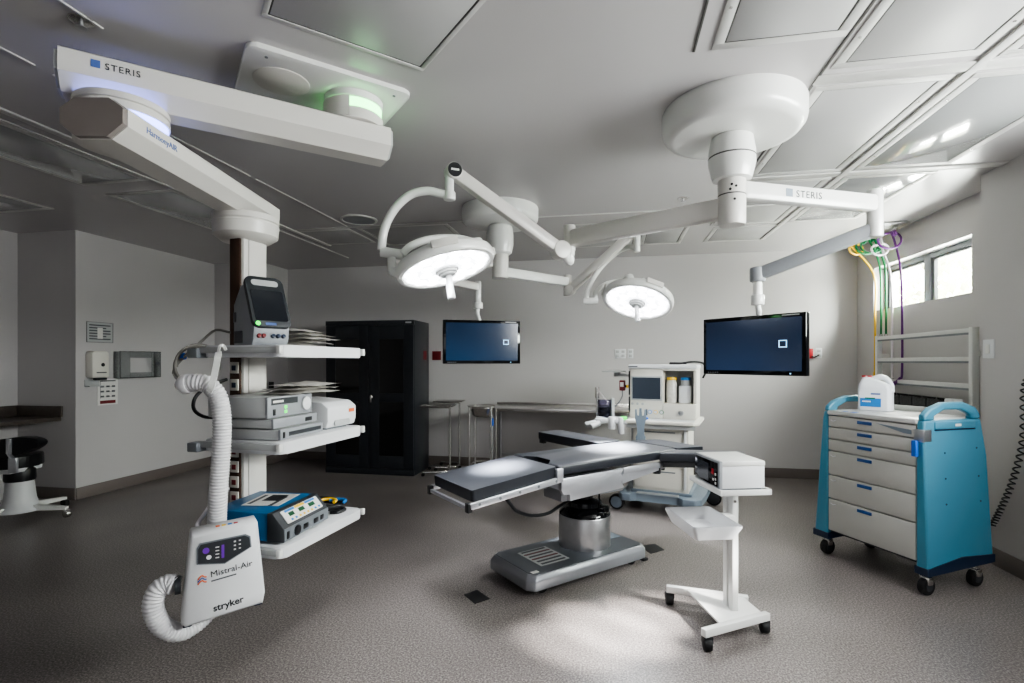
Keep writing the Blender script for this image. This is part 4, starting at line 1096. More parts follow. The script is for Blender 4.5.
b = MB(); b.bx(.02, .045, yb - .075, yb - .03, .10, .80, bev=.003); b.bx(.02, .045, yb - .015, yb + .03, .10, .80, bev=.003); b.bx(.045, .052, yb - .075, yb + .03, .10, .80)
po = b.build('post', 'white_enamel', ws)
MB().cyl((.0325, yb - .08, .70), (.0325, yb - .074, .70), .008, n=10).build('post_bolt', 'steel', po)
b = MB(); b.bx(-.14, .12, -.175, .175, .785, .795)
for x0, x1, y0, y1 in ((-.145, -.135, -.18, .18), (.115, .125, -.18, .18), (-.135, .115, -.18, -.17), (-.135, .115, .17, .18)): b.bx(x0, x1, y0, y1, .78, .808, bev=.002)
b.build('top_tray', 'white_enamel', ws)
# wire tray
rim, bot = rrect(-.29, -.05, -.20, .15, .02), rrect(-.255, -.085, -.16, .11, .02)
b = MB(); b.loft([[Vector((x, y, .635)) for x, y in rrect(-.30, -.04, -.21, .16, .02)], [Vector((x, y, .625)) for x, y in rrect(-.30, -.04, -.21, .16, .02)], [Vector((x, y, .565)) for x, y in rrect(-.275, -.07, -.185, .135, .02)], [Vector((x, y, .570)) for x, y in rrect(-.268, -.077, -.178, .128, .02)], [Vector((x, y, .635)) for x, y in rim]], caps=False)
b.prism(rrect(-.272, -.073, -.182, .132, .02), .565, .571)
ba = b.build('basket', 'white_plastic', ws)
MB().bx(-.05, .02, -.02, .05, .59, .63, bev=.004).build('basket_bracket', 'white_enamel', ba)
# device on it
p = Matrix.Rotation(R(16), 3, 'Z') @ Vector((0, -.01, 0)) + Vector((.63, 2.93, .795))
t = thing('tourniquet_monitor', 'white boxy device with black front panel and red button on the white stand', 'medical device', p, R(16))
MB().bx(-.118, .108, -.135, .135, .012, .125, bev=.004).build('housing', 'white_plastic', t)
MB().bx(-.122, .110, -.139, .139, .125, .152, bev=.006).build('lid', 'white_enamel', t)
MB().bx(-.135, -.118, -.139, .139, .006, .152, bev=.003).build('front_frame', 'grey_plastic', t)
fp = MB().bx(-.138, -.134, -.122, .132, .018, .140, bev=.002).build('front_panel', 'gloss_black', t)
MB().bx(-.1395, -.138, -.03, .10, .03, .125).build('screen', 'screen_off', fp)
MB().bx(-.1405, -.138, -.085, -.065, .075, .105, bev=.001).build('red_button', 'red', fp)
for y, z in ((-.105, .08), (-.105, .055), (-.08, .05), (-.105, .035)): MB().bx(-.1400, -.138, y - .006, y + .006, z - .006, z + .006).build('button', 'paper', fp)
MB().bx(-.11, .10, -.12, .12, .001, .014).build('foot', 'mid_grey', t)

# ============================================================== BLUE CART
ct = thing('supply_cart', 'grey six-drawer supply cart with bright blue side panels and handles', 'cart', (2.02, 4.15, 0), R(-63.2))
FY = -.345
MB().bx(-.25, .39, FY + .02, .16, .20, 1.045, bev=.004).build('carcass', 'drawer_grey', ct)
top = MB().bx(-.252, .392, FY - .012, .17, 1.058, 1.092, bev=.010).build('worktop', 'top_grey', ct)
MB().bx(-.25, .39, .155, .17, 1.09, 1.13, bev=.003).build('back_ledge', 'drawer_grey', ct)
zs = [1.056, .970, .880, .795, .615, .44, .20]
for z1, z0 in zip(zs, zs[1:]):
    dr = MB().bx(-.246, .386, FY - .004, FY + .02, z0 + .004, z1 - .004, bev=.004).build('drawer', 'drawer_grey', ct)
    zt = z1 - .028
    MB().bx(-.01, .095, FY - .012, FY - .003, zt - .012, zt + .010, bev=.003).build('pull', 'blue_pull', dr)
    if z1 - z0 > .1 or z1 > 1.0: MB().tube([(-.225, FY - .006, z1 - .035), (-.205, FY - .006, z1 - .042), (-.185, FY - .006, z1 - .035)], .003, n=6).build('label_clip', 'white_plastic', dr)
    if z1 > 1.0: MB().prism([(.12, 1.038), (.36, 1.020), (.36, .992), (.31, .995)], -.001, .001, m=XZ, o=(0, FY - .005, 0)).build('drawer_label', 'anes_blue', dr)
MB().bx(.375, .438, FY - .008, FY + .06, .95, 1.03, bev=.004).build('lock_plate', 'brushed', ct)
MB().bx(-.25, .39, FY + .02, .16, .185, .202, bev=.003).build('underside', 'dark_grey', ct)
def side_panel(sg):
    xin = .388 if sg > 0 else -.250
    th_top, th_bot = (.045, .075) if sg > 0 else (.04, .12)
    # outline in y,z with handle arch; loft over thickness with flare
    def th(z): return th_bot + (th_top - th_bot) * max(0, min(1, (z - .12) / 1.0))
    b = MB()
    hole = [(-.22, 1.085), (.12, 1.085), (.13, 1.11), (.05, 1.14), (-.11, 1.14), (-.23, 1.11)]
    # lower solid
    def strip(pts):
        a = [Vector((xin, y, z)) for y, z in pts]; c = [Vector((xin + sg * th(z), y, z)) for y, z in pts]
        b.loft([a, c])
    strip([(-.352, .135), (.22, .17), (.222, .22), (.195, .85), (.15, 1.085), (.07, 1.085), (-.25, 1.085), (-.342, 1.085), (-.352, 1.02)])
    strip([(-.342, 1.0851), (-.25, 1.0851), (-.255, 1.11), (-.17, 1.148), (-.02, 1.148), (.075, 1.11), (.07, 1.0851), (.15, 1.0851), (.143, 1.12), (.11, 1.16), (.0, 1.195), (-.17, 1.195), (-.285, 1.16), (-.335, 1.12)])
    o = b.build('side_panel', 'blue_cart', ct)
    mod = o.modifiers.new('soft', 'BEVEL'); mod.width = .012; mod.segments = 3; mod.limit_method = 'ANGLE'; mod.angle_limit = R(40)
    b = MB(); b.loft([[Vector((xin - sg * .004, y, z)) for y, z in ((-.357, .13), (.225, .165), (.225, .215), (-.06, .225), (-.357, .175))], [Vector((xin + sg * (th_bot + .004), y, z)) for y, z in ((-.357, .13), (.225, .165), (.225, .215), (-.06, .225), (-.357, .175))]])
    b.build('bumper', 'navy', o)
    if sg > 0:
        xo = xin + th(1.04)
        MB().bx(xo - .004, xo + .006, -.26, .09, 1.03, 1.075, bev=.003).build('grip_ledge', 'blue_cart', o)
        MB().bx(xo - .004, xo + .004, -.26, .09, 1.020, 1.028).build('grip_shadow', 'navy', o)
        MB().bx(xo + .005, xo + .008, -.09, -.04, 1.045, 1.06).build('small_label', 'paper', o)
        for y, z in ((-.18, .88), (-.18, .72), (-.18, .56), (.10, .9), (.11, .72), (.12, .56)):
            xo2 = xin + th(z); MB().cyl((xo2 - .002, y, z), (xo2 + .002, y, z), .006, n=10).build('panel_rivet', 'navy', o)
    return o
side_panel(1); side_panel(-1)
for x, y in ((-.30, -.30), (.42, -.31), (.41, .13), (-.30, .13)):
    wh = MB().cyl((x - .02, y, .055), (x + .02, y, .055), .055, n=24, bev=.008).build('caster', 'rubber', ct)
    MB().bx(x - .032, x + .032, y - .02, y + .025, .065, .118, bev=.01).cyl((x, y, .1), (x, y, .15), .015, n=10).build('caster_fork', 'steel', wh)
    MB().cyl((x - .024, y, .055), (x + .024, y, .055), .028, n=16).build('hub', 'dark_grey', wh)
rct = Matrix.Rotation(R(-63.2), 3, 'Z')
def ctw(x, y, z): v = rct @ Vector((x, y, 0)); return Vector((2.02 + v.x, 4.15 + v.y, z))
tag(MB().bx(.355, .385, -.012, .012, -.06, .04, bev=.004).build('key_tag', 'blue_tape', None, loc=ctw(.025, FY - .025, .92), rz=R(-63.2)), 'small blue key tag hanging at the cart lock', 'key tag')
# jug
jp = ctw(-.10, -.07, 1.092)
t = thing('detergent_jug', 'white plastic jug with blue label standing on the supply cart', 'jug', jp, R(-35)); t.scale = (.88, .88, .95)
b = MB()
def jsec(z, x0, x1, d): return [Vector((x, y, z)) for x, y in rrect(x0, x1, -d, d, min(.03, d * .6), 4)]
b.loft([jsec(0, -.105, .105, .07), jsec(.01, -.115, .115, .078), jsec(.17, -.115, .115, .078), jsec(.205, -.11, .10, .07), jsec(.235, -.098, .02, .055), jsec(.255, -.09, -.03, .04)])
b.build('body', 'bottle_white', t)
MB().tube([(-.02, 0, .245), (.03, 0, .262), (.075, 0, .245), (.103, 0, .20), (.108, 0, .15)], .02, n=12).build('handle', 'bottle_white', t)
MB().cyl((-.06, 0, .25), (-.06, 0, .262), .026, n=18).build('cap', 'white_plastic', t)
MB().bx(-.095, -.07, -.02, .02, .262, .272).bx(-.055, -.03, -.02, .02, .262, .272).build('cap_seal', 'red', t)
lb = MB().bx(-.10, .055, -.0795, -.078, .03, .155).build('front_label', 'bottle_white', t)
MB().bx(-.095, .05, -.0805, -.0795, .035, .10).build('blue_field', 'label_blue', lb)
MB().bx(-.06, .01, -.081, -.0800, .095, .105).build('green_stripe', 'green_hose', lb)
MB().bx(-.02, .045, -.0805, -.0793, .128, .140).build('label_title', 'ink_blue', lb)
MB().bx(-.08, -.02, -.0812, -.0803, .07, .08).build('label_line', 'paper', lb)
for (x, y, w_, d_), lbl in (((-.05, FY + .012, .035, .045), 'blue tape piece on the cart worktop edge, larger of two'), ((-.12, FY + .010, .03, .03), 'blue tape piece on the cart worktop, nearer the left handle'), ((.09, -.15, .10, .03), 'strip of blue tape on the cart worktop beside the jug')):
    tag(MB().box((0, 0, .0007), (w_, d_, .0012)).build('tape_piece', 'blue_tape', None, loc=ctw(x, y, 1.0925), rz=R(-63.2)), lbl, 'tape')
tag(MB().box((0, 0, .001), (.34, .26, .0015)).build('worktop_sheet', 'paper', None, loc=ctw(.19, -.10, 1.0922), rz=R(-66)), 'white paper sheet lying flat on the cart worktop', 'paper')

# ---------------------------------------------------- wall rack + bins
rk = thing('wall_rack', 'grey metal rack of horizontal rails against the window wall behind the cart', 'rack', (2.86, 5.48, 0))
for y in (-.745, .745):
    MB().bx(-.03, .02, y - .022, y + .022, .10, 1.73, bev=.004).build('upright', 'rack_grey', rk)
    MB().bx(.02, .097, y - .015, y + .015, 1.5, 1.54).bx(.02, .097, y - .015, y + .015, .6, .64).build('wall_bracket', 'rack_grey', rk)
for z in (1.70, 1.47, 1.25, 1.02, .8):
    ra_ = MB().bx(-.025, .0, -.723, .723, z - .028, z + .022, bev=.004).build('rail', 'rack_grey', rk)
    MB().bx(-.027, -.024, -.72, .72, z - .030, z - .012).build('rail_groove', 'mid_grey', ra_)
MB().bx(-.13, -.03, -.70, .30, -.006 + 1.0165, 1.022, bev=.002).build('bin_shelf', 'rack_grey', rk)
for k in range(5):
    y = 5.05 + k * .215
    t = thing('storage_bin', 'clear grey tilt bin in the row on the rack behind the cart, number %s from the pier' % ('one', 'two', 'three', 'four', 'five')[k], 'bin', (2.80, y, 1.03), 0, 'clear bins on the rack')
    t['label'] = ('clear grey bin on the rack behind the cart, nearest the white box', 'clear grey bin on the rack, second from the white box', 'clear grey bin in the middle of the rack row behind the cart', 'clear grey bin on the rack, second from the jug side', 'clear grey bin at the jug end of the rack row')[k]
    b = MB(); b.bx(-.06, -.055, -.10, .10, 0, .10).bx(.02, .025, -.10, .10, 0, .11).bx(-.055, .02, -.10, -.095, 0, .10).bx(-.055, .02, .095, .10, 0, .10).bx(-.06, .025, -.10, .10, -.006, 0)
    b.build('bin_shell', 'bin_plastic', t)
    MB().bx(-.04, .01, -.08, .08, .001, .05 + .01 * (k % 3), bev=.008).build('bin_contents', 'ink' if k % 2 else 'dark_grey', t)
tag(MB().bx(-.04, .03, -.06, .06, 0, .12, bev=.006).build('small_box', 'white_plastic', None, loc=(2.79, 4.86, 1.025)), 'small white box at the pier end of the bin row on the rack', 'box')

# ---------------------------------------------------- gas hoses
mp = thing('gas_outlet_plate', 'ceiling outlet plate with hose connectors above the high window', 'outlet plate', (2.73, 6.02, CEIL))
MB().bx(-.14, .14, -.34, .34, -.02, 0, bev=.004).build('plate', 'brushed', mp)
hs = [('yellow', 857, 2.62, 6.22, (858, 248), 875, 372, 'yellow gas hose with a loose coil hanging from the ceiling plate', .0), ('green_hose', 868, 2.66, 6.12, (869, 246), 881, 334, 'green gas hose hanging from the ceiling plate, left of two', .2), ('green_hose', 876, 2.70, 6.02, (874, 245), 886, 334, 'green gas hose hanging from the ceiling plate, right of two', .3), ('white_hose', 885, 2.74, 5.92, (882, 249), 892, 378, 'white vacuum hose hanging between the green and purple hoses', .1), ('purple', 898, 2.80, 5.78, (892, 240), 902, 372, 'purple hose hanging nearest the window, its end hooked', .3)]
for m_, px, x, y, lc, ex, ey, lb, ph in hs:
    top_ = Vector((x, y, CEIL - .02))
    D_ = (top_.dot(FW))
    MB().cyl((x - 2.73, y - 6.02, -.02), (x - 2.73, y - 6.02, -.07), .022, n=14, bev=.003).build('connector', 'steel', mp)
    c = px_pt(lc[0], lc[1], D_); r = {'white_hose': .075, 'yellow': .085}.get(m_, .105)
    pts = [top_ + Vector((0, 0, -.05)), top_ + Vector((0, 0, -.10))]
    for k in range(13):
        a = PI / 2 - 2 * PI * k / 11 * (1 if m_ != 'yellow' else -1)
        pts.append(c + RT * (r * math.cos(a)) + Vector((0, 0, r * .75 * math.sin(a))) + FW * (.006 * k))
    e = px_pt(ex, ey, D_ + .05)
    pts += [Vector((e.x - .015, e.y, e.z + (c.z - e.z) * .8)), Vector((e.x, e.y, e.z + (c.z - e.z) * .45)), e]
    if m_ == 'purple': pts += [e + Vector((-.03, -.02, -.06)), e + Vector((-.07, -.03, -.10))]
    o = MB().tube(pts, .0105, n=10, sm=5).build('gas_hose', m_)
    tag(o, lb, 'hose', 'gas hoses hanging from the ceiling')
    p = pts[-1]; q = (pts[-1] - pts[-2]).normalized()
    MB().cyl(p, p + q * .05, .017, n=12, bev=.002).build('end_fitting', m_ if m_ in ('purple', 'yellow') else 'steel', o)

# coiled phone cord
b = MB(); P = smooth_path([(2.655, 3.80, 1.40), (2.66, 3.93, 1.30), (2.665, 3.955, .94), (2.67, 4.05, .65), (2.672, 4.16, .43), (2.675, 4.25, .28)], 30)
pts = []
for i, p in enumerate(P):
    a = i * 1.35
    pts.append(p + Vector((.012 * math.cos(a), .024 * math.sin(a), 0)))
tag(MB().tube(pts, .0055, n=6, sm=3).build('coiled_telephone_cable', 'black_plastic'), 'black coiled cord dangling down the right wall beside the cart', 'cord')

# ============================================================ BACK OF ROOM
cb = thing('storage_cabinet', 'tall black two-door storage cabinet with dark glass panels in the back corner', 'cabinet', (-3.06, 6.46, 0))
CF = -.275
MB().bx(-.612, .612, CF + .02, .275, .0, 1.985, bev=.004).build('carcass', 'black_paint', cb)
MB().bx(-.612, .612, CF - .002, CF + .03, 0, .075, bev=.003).build('plinth', 'black_paint', cb)
MB().bx(-.612, .612, CF - .002, CF + .03, 1.925, 1.985, bev=.003).build('header', 'black_paint', cb)
for x0, x1 in ((-.606, -.004), (.004, .606)):
    xm = (x0 + x1) / 2 + (-.0)
    b = MB(); a = .165
    b.bx(x0, xm - a, CF - .002, CF + .02, .08, 1.92, bev=.003).bx(xm + a, x1, CF - .002, CF + .02, .08, 1.92, bev=.003)
    for z0, z1 in ((.08, .245), (.94, 1.05), (1.745, 1.92)): b.bx(xm - a, xm + a, CF - .002, CF + .02, z0, z1, bev=.002)
    dr = b.build('door', 'black_paint', cb)
    for z0, z1 in ((.245, .94), (1.05, 1.745)): MB().bx(xm - a, xm + a, CF + .006, CF + .012, z0, z1).build('glass_panel', 'dark_glass', dr)
    if x0 > 0: MB().cyl((.045, CF - .002, 1.0), (.045, CF - .03, 1.0), .02, n=16).bx(.036, .056, CF - .045, CF - .028, .93, 1.03, bev=.006).build('handle', 'steel', dr)
MB().bx(.50, .58, CF - .004, CF, 1.945, 1.965).build('maker_plate', 'light_grey', cb)
MB().box((.613, .12, 1.54), (.002, .12, .12)).build('red_sticker', 'dark_red', cb)

tag(MB().bx(-.063, .063, -.012, .001, -.063, .063, bev=.003).build('call_button_plate', 'dark_red', None, loc=(-2.41, BY, 1.54)), 'square dark red plate on the back wall between the cabinet and the screen', 'wall plate')
def outlet(loc, n, label):
    t = thing('wall_outlet', label, 'outlet', loc)
    w_ = .036 * n
    MB().bx(-w_, w_, -.008, 0, -.062, .062, bev=.003).build('cover_plate', 'white_plastic', t)
    for k in range(n):
        x = -w_ + .036 + .072 * k
        for z in (-.027, .027): MB().bx(x - .02, x + .02, -.011, -.008, z - .016, z + .016, bev=.002).build('socket', 'light_grey', t)
    return t
outlet((.13, BY, 1.56), 2, 'double white outlet plate on the back wall, left of a narrow one'); outlet((.262, BY, 1.56), 1, 'narrow white outlet plate on the back wall above the anaesthesia machine')
o = outlet((2.527, BY, 1.56), 1, 'white outlet with a plug on the back wall right of the large screen')
MB().tube([(.0, -.01, -.02), (-.02, -.04, -.03), (-.06, -.03, -.05), (-.08, -.01, -.04)], .008, n=8).build('plug_lead', 'black_plastic', o)
tag(MB().bx(-.022, .022, -.012, 0, -.062, .062, bev=.003).build('emergency_outlet', 'red', None, loc=(2.44, BY, 1.555)), 'narrow red outlet on the back wall at the edge of the right screen', 'outlet')
b_ = thing('wall_outlet', 'small dark outlet on the corner wall beside the boom column, left of two', 'outlet', (-4.608, CYF, 1.13)); MB().bx(-.04, .04, -.008, 0, -.045, .045, bev=.003).build('cover_plate', 'black_plastic', b_)
b_ = thing('wall_outlet', 'small dark outlet on the corner wall beside the boom column, right of two', 'outlet', (-4.80, CYF, 1.16)); MB().bx(-.03, .03, -.008, 0, -.04, .04, bev=.003).build('cover_plate', 'black_plastic', b_)
sw = thing('light_switch', 'white light switch on the pier wall at right, above the supply cart', 'switch', (PX, 4.325, 1.545))
MB().bx(-.008, 0, -.055, .055, -.068, .068, bev=.003).build('cover_plate', 'white_plastic', sw); MB().bx(-.013, -.008, -.02, .02, -.034, .034, bev=.002).build('rocker', 'white_enamel', sw)

# stainless long table
lt = thing('steel_table', 'long stainless steel table against the back wall', 'table', (-.57, 6.60, 0))
MB().bx(-.96, .93, -.33, .33, .835, .875, bev=.006).build('table_top', 'steel', lt)
MB().bx(-.96, .93, .32, .33, .875, .90, bev=.003).build('upstand', 'steel', lt)
for x in (-.90, .86):
    for y in (-.27, .27): MB().cyl((x, y, 0), (x, y, .84), .021, n=16).build('leg', 'brushed', lt)
MB().bx(-.9, .86, -.28, -.26, .18, .21).bx(-.9, .86, .26, .28, .18, .21).build('stretcher', 'brushed', lt)
# Mayo stands
def mayo(loc, z, w_, d_, rz, label):
    t = thing('instrument_stand', label, 'instrument stand', loc, rz)
    MB().prism(rrect(-w_ / 2, w_ / 2, -d_ / 2, d_ / 2, .03), z - .012, z - .006).loft([[Vector((x, y, z)) for x, y in rrect(-w_ / 2 - .008, w_ / 2 + .008, -d_ / 2 - .008, d_ / 2 + .008, .035)], [Vector((x, y, z - .012)) for x, y in rrect(-w_ / 2, w_ / 2, -d_ / 2, d_ / 2, .03)]], caps=False).build('tray', 'steel', t)
    MB().cyl((w_ / 2 - .06, 0, .04), (w_ / 2 - .06, 0, z - .03), .014, n=14).build('post', 'steel', t)
    MB().tube([(w_ / 2 - .06, 0, z - .035), (0, -d_ / 2 + .03, z - .02), (-w_ / 2 + .02, 0, z - .018), (0, d_ / 2 - .03, z - .02), (w_ / 2 - .06, 0, z - .035)], .007, n=8).build('tray_ring', 'steel', t)
    for s in (-1, 1): MB().tube([(w_ / 2 - .06, 0, .06), (w_ / 2 - .10, s * .14, .05), (-w_ / 2 + .05, s * .2, .05)], .013, n=10).build('leg', 'steel', t)
    for s in (-1, 1): MB().cyl((-w_ / 2 + .05, s * .2 - .01, .022), (-w_ / 2 + .05, s * .2 + .01, .022), .022, n=14).build('caster', 'rubber', t)
    MB().cyl((w_ / 2 - .06, -.01, .022), (w_ / 2 - .06, .01, .022), .022, n=14).build('caster', 'rubber', t)
mayo((-2.20, 6.42, 0), .885, .42, .30, R(8), 'stainless instrument stand with lower tray, beside the black cabinet')
mayo((-2.155, 6.74, 0), .925, .40, .28, R(8), 'stainless instrument stand with higher tray, nested behind the other by the cabinet')
# basin stand
bp_ = px_pt(483, 410, 6.1); bs = thing('basin_stand', 'chrome ring stand holding a steel basin at the end of the long table', 'basin stand', (bp_.x, bp_.y, 0))
RB = .172
for k in range(4):
    a = PI / 4 + k * PI / 2
    x, y = RB * math.cos(a), RB * math.sin(a)
    MB().tube([(x * .93, y * .93, .915), (x, y, .90), (x * 1.06, y * 1.06, .855), (x * 1.06, y * 1.06, .04)], .011, n=10, sm=4).build('leg', 'steel', bs)
    MB().cyl((x * 1.06, y * 1.06 - .01, .022), (x * 1.06, y * 1.06 + .01, .022), .022, n=12).build('caster', 'rubber', bs)
MB().tube([(RB * .95 * math.cos(a), RB * .95 * math.sin(a), .915) for a in [2 * PI * k / 16 for k in range(16)]], .009, n=8, closed=True, sm=2).build('ring', 'steel', bs)
b = MB()
for k in range(4):
    a0_, a1_ = PI / 4 + k * PI / 2, PI / 4 + (k + 1) * PI / 2
    b.cyl((RB * 1.06 * math.cos(a0_), RB * 1.06 * math.sin(a0_), .25), (RB * 1.06 * math.cos(a1_), RB * 1.06 * math.sin(a1_), .25), .008, n=8)
b.build('stretcher', 'steel', bs)
tag(MB().lathe([(0, -.115), (.10, -.115), (.125, -.095), (.155, -.01), (.185, .012), (.188, .006), (.158, -.015), (.128, -.099), (.10, -.12), (0, -.12)], n=40).build('basin', 'steel', None, loc=(bp_.x, bp_.y, .925)), 'round stainless steel basin resting in the ring stand', 'basin')
tag(MB().bx(-.012, .012, -.006, .006, -.09, .0, bev=.003).build('stand_tag', 'blue_tape', None, loc=px_pt(492.5, 418, 5.98)), 'small blue tag hanging on the basin stand leg', 'tag')

# ============================================================= LEFT WALL
def wall_sheet(name, label, y, z, w_, h_, m='paper', bars=None):
    t = MB().bx(0, .004, -w_ / 2, w_ / 2, -h_ / 2, h_ / 2).build(name, m, None, loc=(LX, y, z))
    tag(t, label, 'notice')
    return t
t = wall_sheet('wall_notice', 'framed printed notice on the left wall above the dispenser', 4.71, 1.775, .29, .215, 'light_grey')
b = MB()
for k in range(6): b.bx(.004, .0052, -.12, .12 - .05 * (k % 3 == 1), .07 - k * .03, .083 - k * .03)
b.build('printed_text', 'ink', t); MB().bx(.0053, .0058, -.03, .03, -.07, .05).build('printed_figure', 'paper', t)
MB().bx(.0, .007, -.15, .15, -.112, -.107).bx(0, .007, -.15, .15, .107, .112).bx(0, .007, -.15, -.145, -.107, .107).bx(0, .007, .145, .15, -.107, .107).build('sleeve_edge', 'clear_rim', t)
t = wall_sheet('wall_notice', 'white printed sheet with a red footer below the dispenser on the left wall', 4.80, 1.118, .235, .29)
MB().bx(.004, .005, -.09, .09, -.13, -.095).build('red_footer', 'dark_red', t)
b = MB()
for k in range(3):
    for j in range(3): b.bx(.004, .005, -.085 + j * .065, -.045 + j * .065, .05 - k * .055, .07 - k * .055)
b.bx(.004, .005, -.09, .09, .115, .128).bx(.0038, .0048, -.088, -.084, -.07, .12)
for k in range(3): b.bx(.0038, .0047, -.088, .086, .054 - k * .055, .057 - k * .055)
b.build('printed_text', 'ink', t)
t = thing('soap_dispenser', 'cream hand-sanitiser dispenser with a dark sensor on the left wall', 'dispenser', (LX, 4.64, 1.42))
MB().prism([(-.095, -.14), (.095, -.14), (.095, .13), (.07, .15), (-.07, .15), (-.095, .13)], 0, .10, m=YZ, bev=.016).build('housing', 'cream_plastic', t)
MB().prism(circ((.02, .0), .02, 20), .10, .104, m=YZ).build('sensor_window', 'black_plastic', t)
MB().bx(.05, .10, -.05, .07, -.165, -.14, bev=.006).build('nozzle', 'dark_grey', t)
MB().bx(.1, .102, -.05, .06, -.09, -.078).build('printed_text', 'ink', t)
MB().bx(0, .07, -.10, .06, -.235, -.225).bx(0, .01, -.10, .06, -.225, -.16).build('drip_tray', 'light_grey', t)
t = thing('glove_box_holder', 'clear empty acrylic holder mounted on the left wall beside the dispenser', 'holder', (LX, 5.13, 1.42))
b = MB(); b.bx(.09, .095, -.265, -.14, -.15, .15).bx(.09, .095, .14, .265, -.15, .15).bx(.09, .095, -.14, .14, .08, .15).bx(.09, .095, -.14, .14, -.15, -.09).bx(0, .09, -.265, -.26, -.15, .15).bx(0, .09, .26, .265, -.15, .15).bx(0, .09, -.26, .26, -.15, -.145)
b.build('shell', 'clear_plastic', t)
MB().bx(.0955, .0965, .20, .245, -.0, .03).build('label', 'ink', t)
MB().bx(.088, .098, -.268, .268, .148, .155).bx(.088, .098, -.268, .268, -.155, -.148).bx(.088, .098, -.268, -.26, -.148, .148).bx(.088, .098, .26, .268, -.148, .148).build('edge', 'clear_rim', t)

# alcove counter and stool
ac = thing('alcove_counter', 'dark laminate worktop with upstand built into the dark left alcove', 'counter', (AX + .004, AY - .004, 0))
MB().bx(0, .58, -3.2, 0, .83, .87, bev=.004).build('worktop', 'counter_lam', ac)
MB().bx(0, .02, -3.2, -.02, .87, .985, bev=.003).bx(0, .60, -.02, 0, .87, .985, bev=.003).build('upstand', 'counter_lam', ac)
MB().bx(0, .45, -3.2, -2.6, 0, .83).build('support_cupboard', 'wall_paint', ac)
sp_ = px_pt(20, 505, 4.75)
so_ = thing('surgeon_stool', 'black padded surgeon stool with white pedestal and long castered feet at the left edge', 'stool', (sp_.x, sp_.y, 0), R(10.8))
MB().lathe([(.17, .085), (.135, .12), (.115, .20), (.105, .30), (.10, .36), (0, .36)], n=32).build('pedestal', 'white_plastic', so_)
MB().lathe([(.11, .36), (.115, .38), (.115, .46), (.10, .49), (0, .49)], n=28).build('bellows', 'black_plastic', so_)
for k, (ex, ey) in enumerate(((.38, .06), (-.16, -.40), (-.42, .05), (.05, .42))):
    e = Vector((ex, ey, .085)); a = math.atan2(ey, ex)
    lg = MB().loft([[Vector((.08 * math.cos(a + q * .45), .08 * math.sin(a + q * .45), z)) for q, z in ((-1, .085), (1, .085), (1, .14), (-1, .14))], [e + Vector((-math.sin(a), math.cos(a), 0)) * q * .025 + Vector((0, 0, z)) for q, z in ((-1, -.01), (1, -.01), (1, .015), (-1, .015))]]).build('leg', 'white_enamel', so_)
    MB().cyl(e + Vector((-.005, -.02, -.048)), e + Vector((.005, .02, -.048)), .037, n=18, bev=.006).cyl(e + Vector((0, 0, -.03)), e + Vector((0, 0, .0)), .012, n=10).build('caster', 'steel' if k == 0 else 'rubber', lg)
MB().prism(rrect(-.32, .13, -.19, .20, .15, 8), .49, .60, bev=.03, seg=3).build('seat', 'black_plastic', so_)
MB().bx(-.3, .10, -.20, .12, .455, .49, bev=.006).build('seat_plate', 'white_plastic', so_)
bk = MB(); bk.prism([(.31 * math.cos(q * PI / 12), .082 * math.sin(q * PI / 12)) for q in range(24)], -.05, .05, m=Matrix.Rotation(R(-9), 3, 'Y') @ XZ, o=(.06, -.16, .69), bev=.03, seg=3)
bk.build('back_pad', 'black_plastic', so_)
MB().bx(.09, .13, -.228, -.208, .64, .775, bev=.004).bar((.11, -.218, .65), (.15, -.225, .595), .04, .014, bev=.004).bx(.115, .19, -.235, -.21, .475, .61, bev=.006).build('back_bracket', 'alu', so_)

# ==================================================================== LIGHT
def area(name, loc, rot, sx, sy, power, col=(1, 1, 1), spread=None):
    l = bpy.data.lights.new(name, 'AREA'); l.shape = 'RECTANGLE'; l.size = sx; l.size_y = sy; l.energy = power; l.color = col
    if spread: l.spread = spread
    o = bpy.data.objects.new(name, l); COL.objects.link(o); o.location = loc; o.rotation_euler = rot
    return o
def aim(o, tgt):
    o.rotation_euler = (Vector(tgt) - o.location).to_track_quat('-Z', 'Y').to_euler()
def spot(name, loc, tgt, power, size, blend, rad=.05, col=(.94, .97, 1)):
    l = bpy.data.lights.new(name, 'SPOT'); l.energy = power; l.spot_size = size; l.spot_blend = blend; l.shadow_soft_size = rad; l.color = col
    o = bpy.data.objects.new(name, l); COL.objects.link(o); o.location = loc; aim(o, tgt)
    return o
wd = bpy.data.worlds.new('sky'); scene.world = wd; wd.use_nodes = True
bg = wd.node_tree.nodes['Background']
bg.inputs['Color'].default_value = (.98, .975, .985, 1); bg.inputs['Strength'].default_value = 13.0
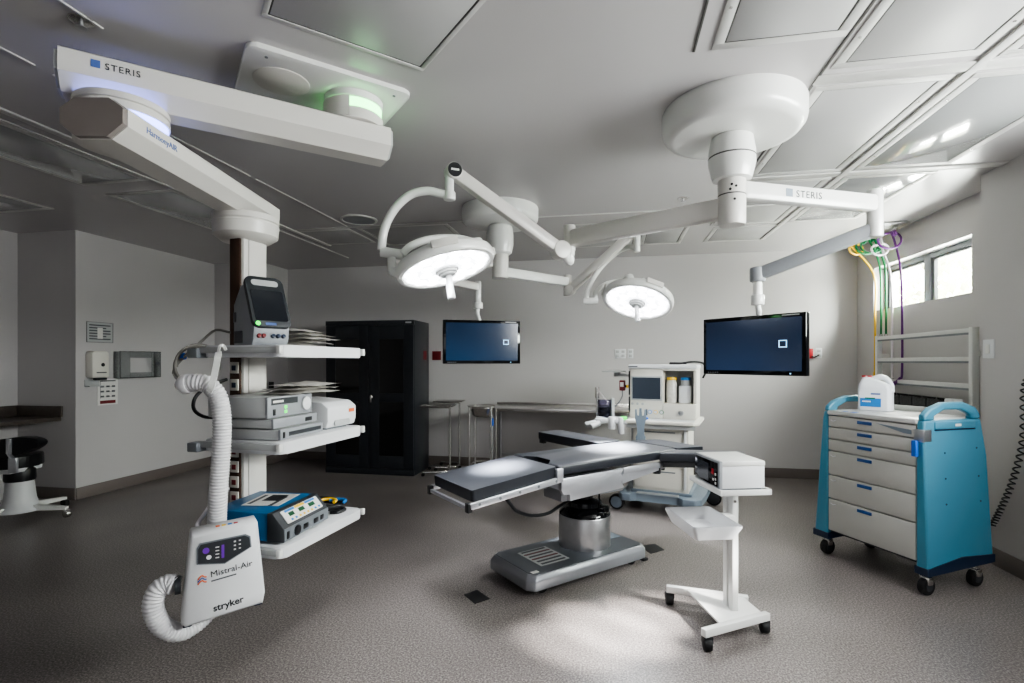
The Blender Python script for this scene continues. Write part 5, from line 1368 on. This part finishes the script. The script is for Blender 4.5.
# daylight entering by the high window: sky light coming down, sunlit ground light going up
a = area('window_daylight', (3.55, 5.75, 2.75), (0, 0, 0), 2.0, .8, 430, (1, .985, .97)); aim(a, (1.2, 5.5, 1.6))
a = area('ground_bounce', (3.55, 5.75, 1.75), (0, 0, 0), 2.0, .6, 360, (1, .985, .955)); aim(a, (2.2, 5.2, 2.835))
# side light: area lamp in the reveal of the added, unseen window
a = area('side_fill', (2.98, 2.0, 2.15), (0, 0, 0), 2.4, .7, 118, (.97, .985, 1)); aim(a, (-2.5, 3.6, 1.3))
a = area('rear_fill', (.5, -2.3, 1.7), (0, 0, 0), 3.5, 1.8, 14, (.94, .97, 1)); aim(a, (.3, 4, 1.3))  # added weak fill from behind, no window there
# low sun patch on the floor, thrown by spots before the added window
for k, (tx, ty, pw, an_) in enumerate(((.02, 2.84, 3600, 8), (-.18, 2.64, 2000, 7), (.20, 3.03, 2600, 7), (.34, 3.20, 1200, 6))):
    spot('sun_patch', (2.62, 1.2 + k * .25, 2.4), (tx, ty, 0), pw, R(an_), .9, .03, (1, .97, .92))
# beams of the two lamps
tbl = Matrix.Rotation(R(45), 3, 'Z')
def tw_(u, v, z): q = tbl @ Vector((u, v, 0)); return Vector((q.x - .183, q.y + 3.762, z))
spot('near_lamp_beam', nc + nn_ * .08, tw_(-.70, .04, .76), 2300, R(16), .95, .10)
spot('far_lamp_beam', fc + fn * .08, tw_(.38, .10, .79), 2600, R(19), .9, .10)

# wide spill around the beams
spot('near_lamp_spill', nc + nn_ * .08, nc + nn_ * 1.2 - FW * .3, 65, R(95), .8, .15)
spot('far_lamp_spill', fc + fn * .08, fc + fn * 1.2, 90, R(100), .8, .15)

# =================================================================== CAMERA
cam = bpy.data.cameras.new('camera'); co = bpy.data.objects.new('camera', cam); COL.objects.link(co)
co.location = (0, 0, H); co.rotation_euler = (R(90), 0, TH)
cam.sensor_width = 36; cam.lens = 515 / 1024 * 36; cam.shift_y = 20.5 / 1024
cam.clip_start = .05
scene.camera = co
scene.view_settings.view_transform = 'AgX'
scene.view_settings.look = 'AgX - Medium High Contrast'
scene.view_settings.exposure = .68
scene.cycles.use_denoising = True
scene.cycles.max_bounces = 8
scene.cycles.sample_clamp_indirect = 6
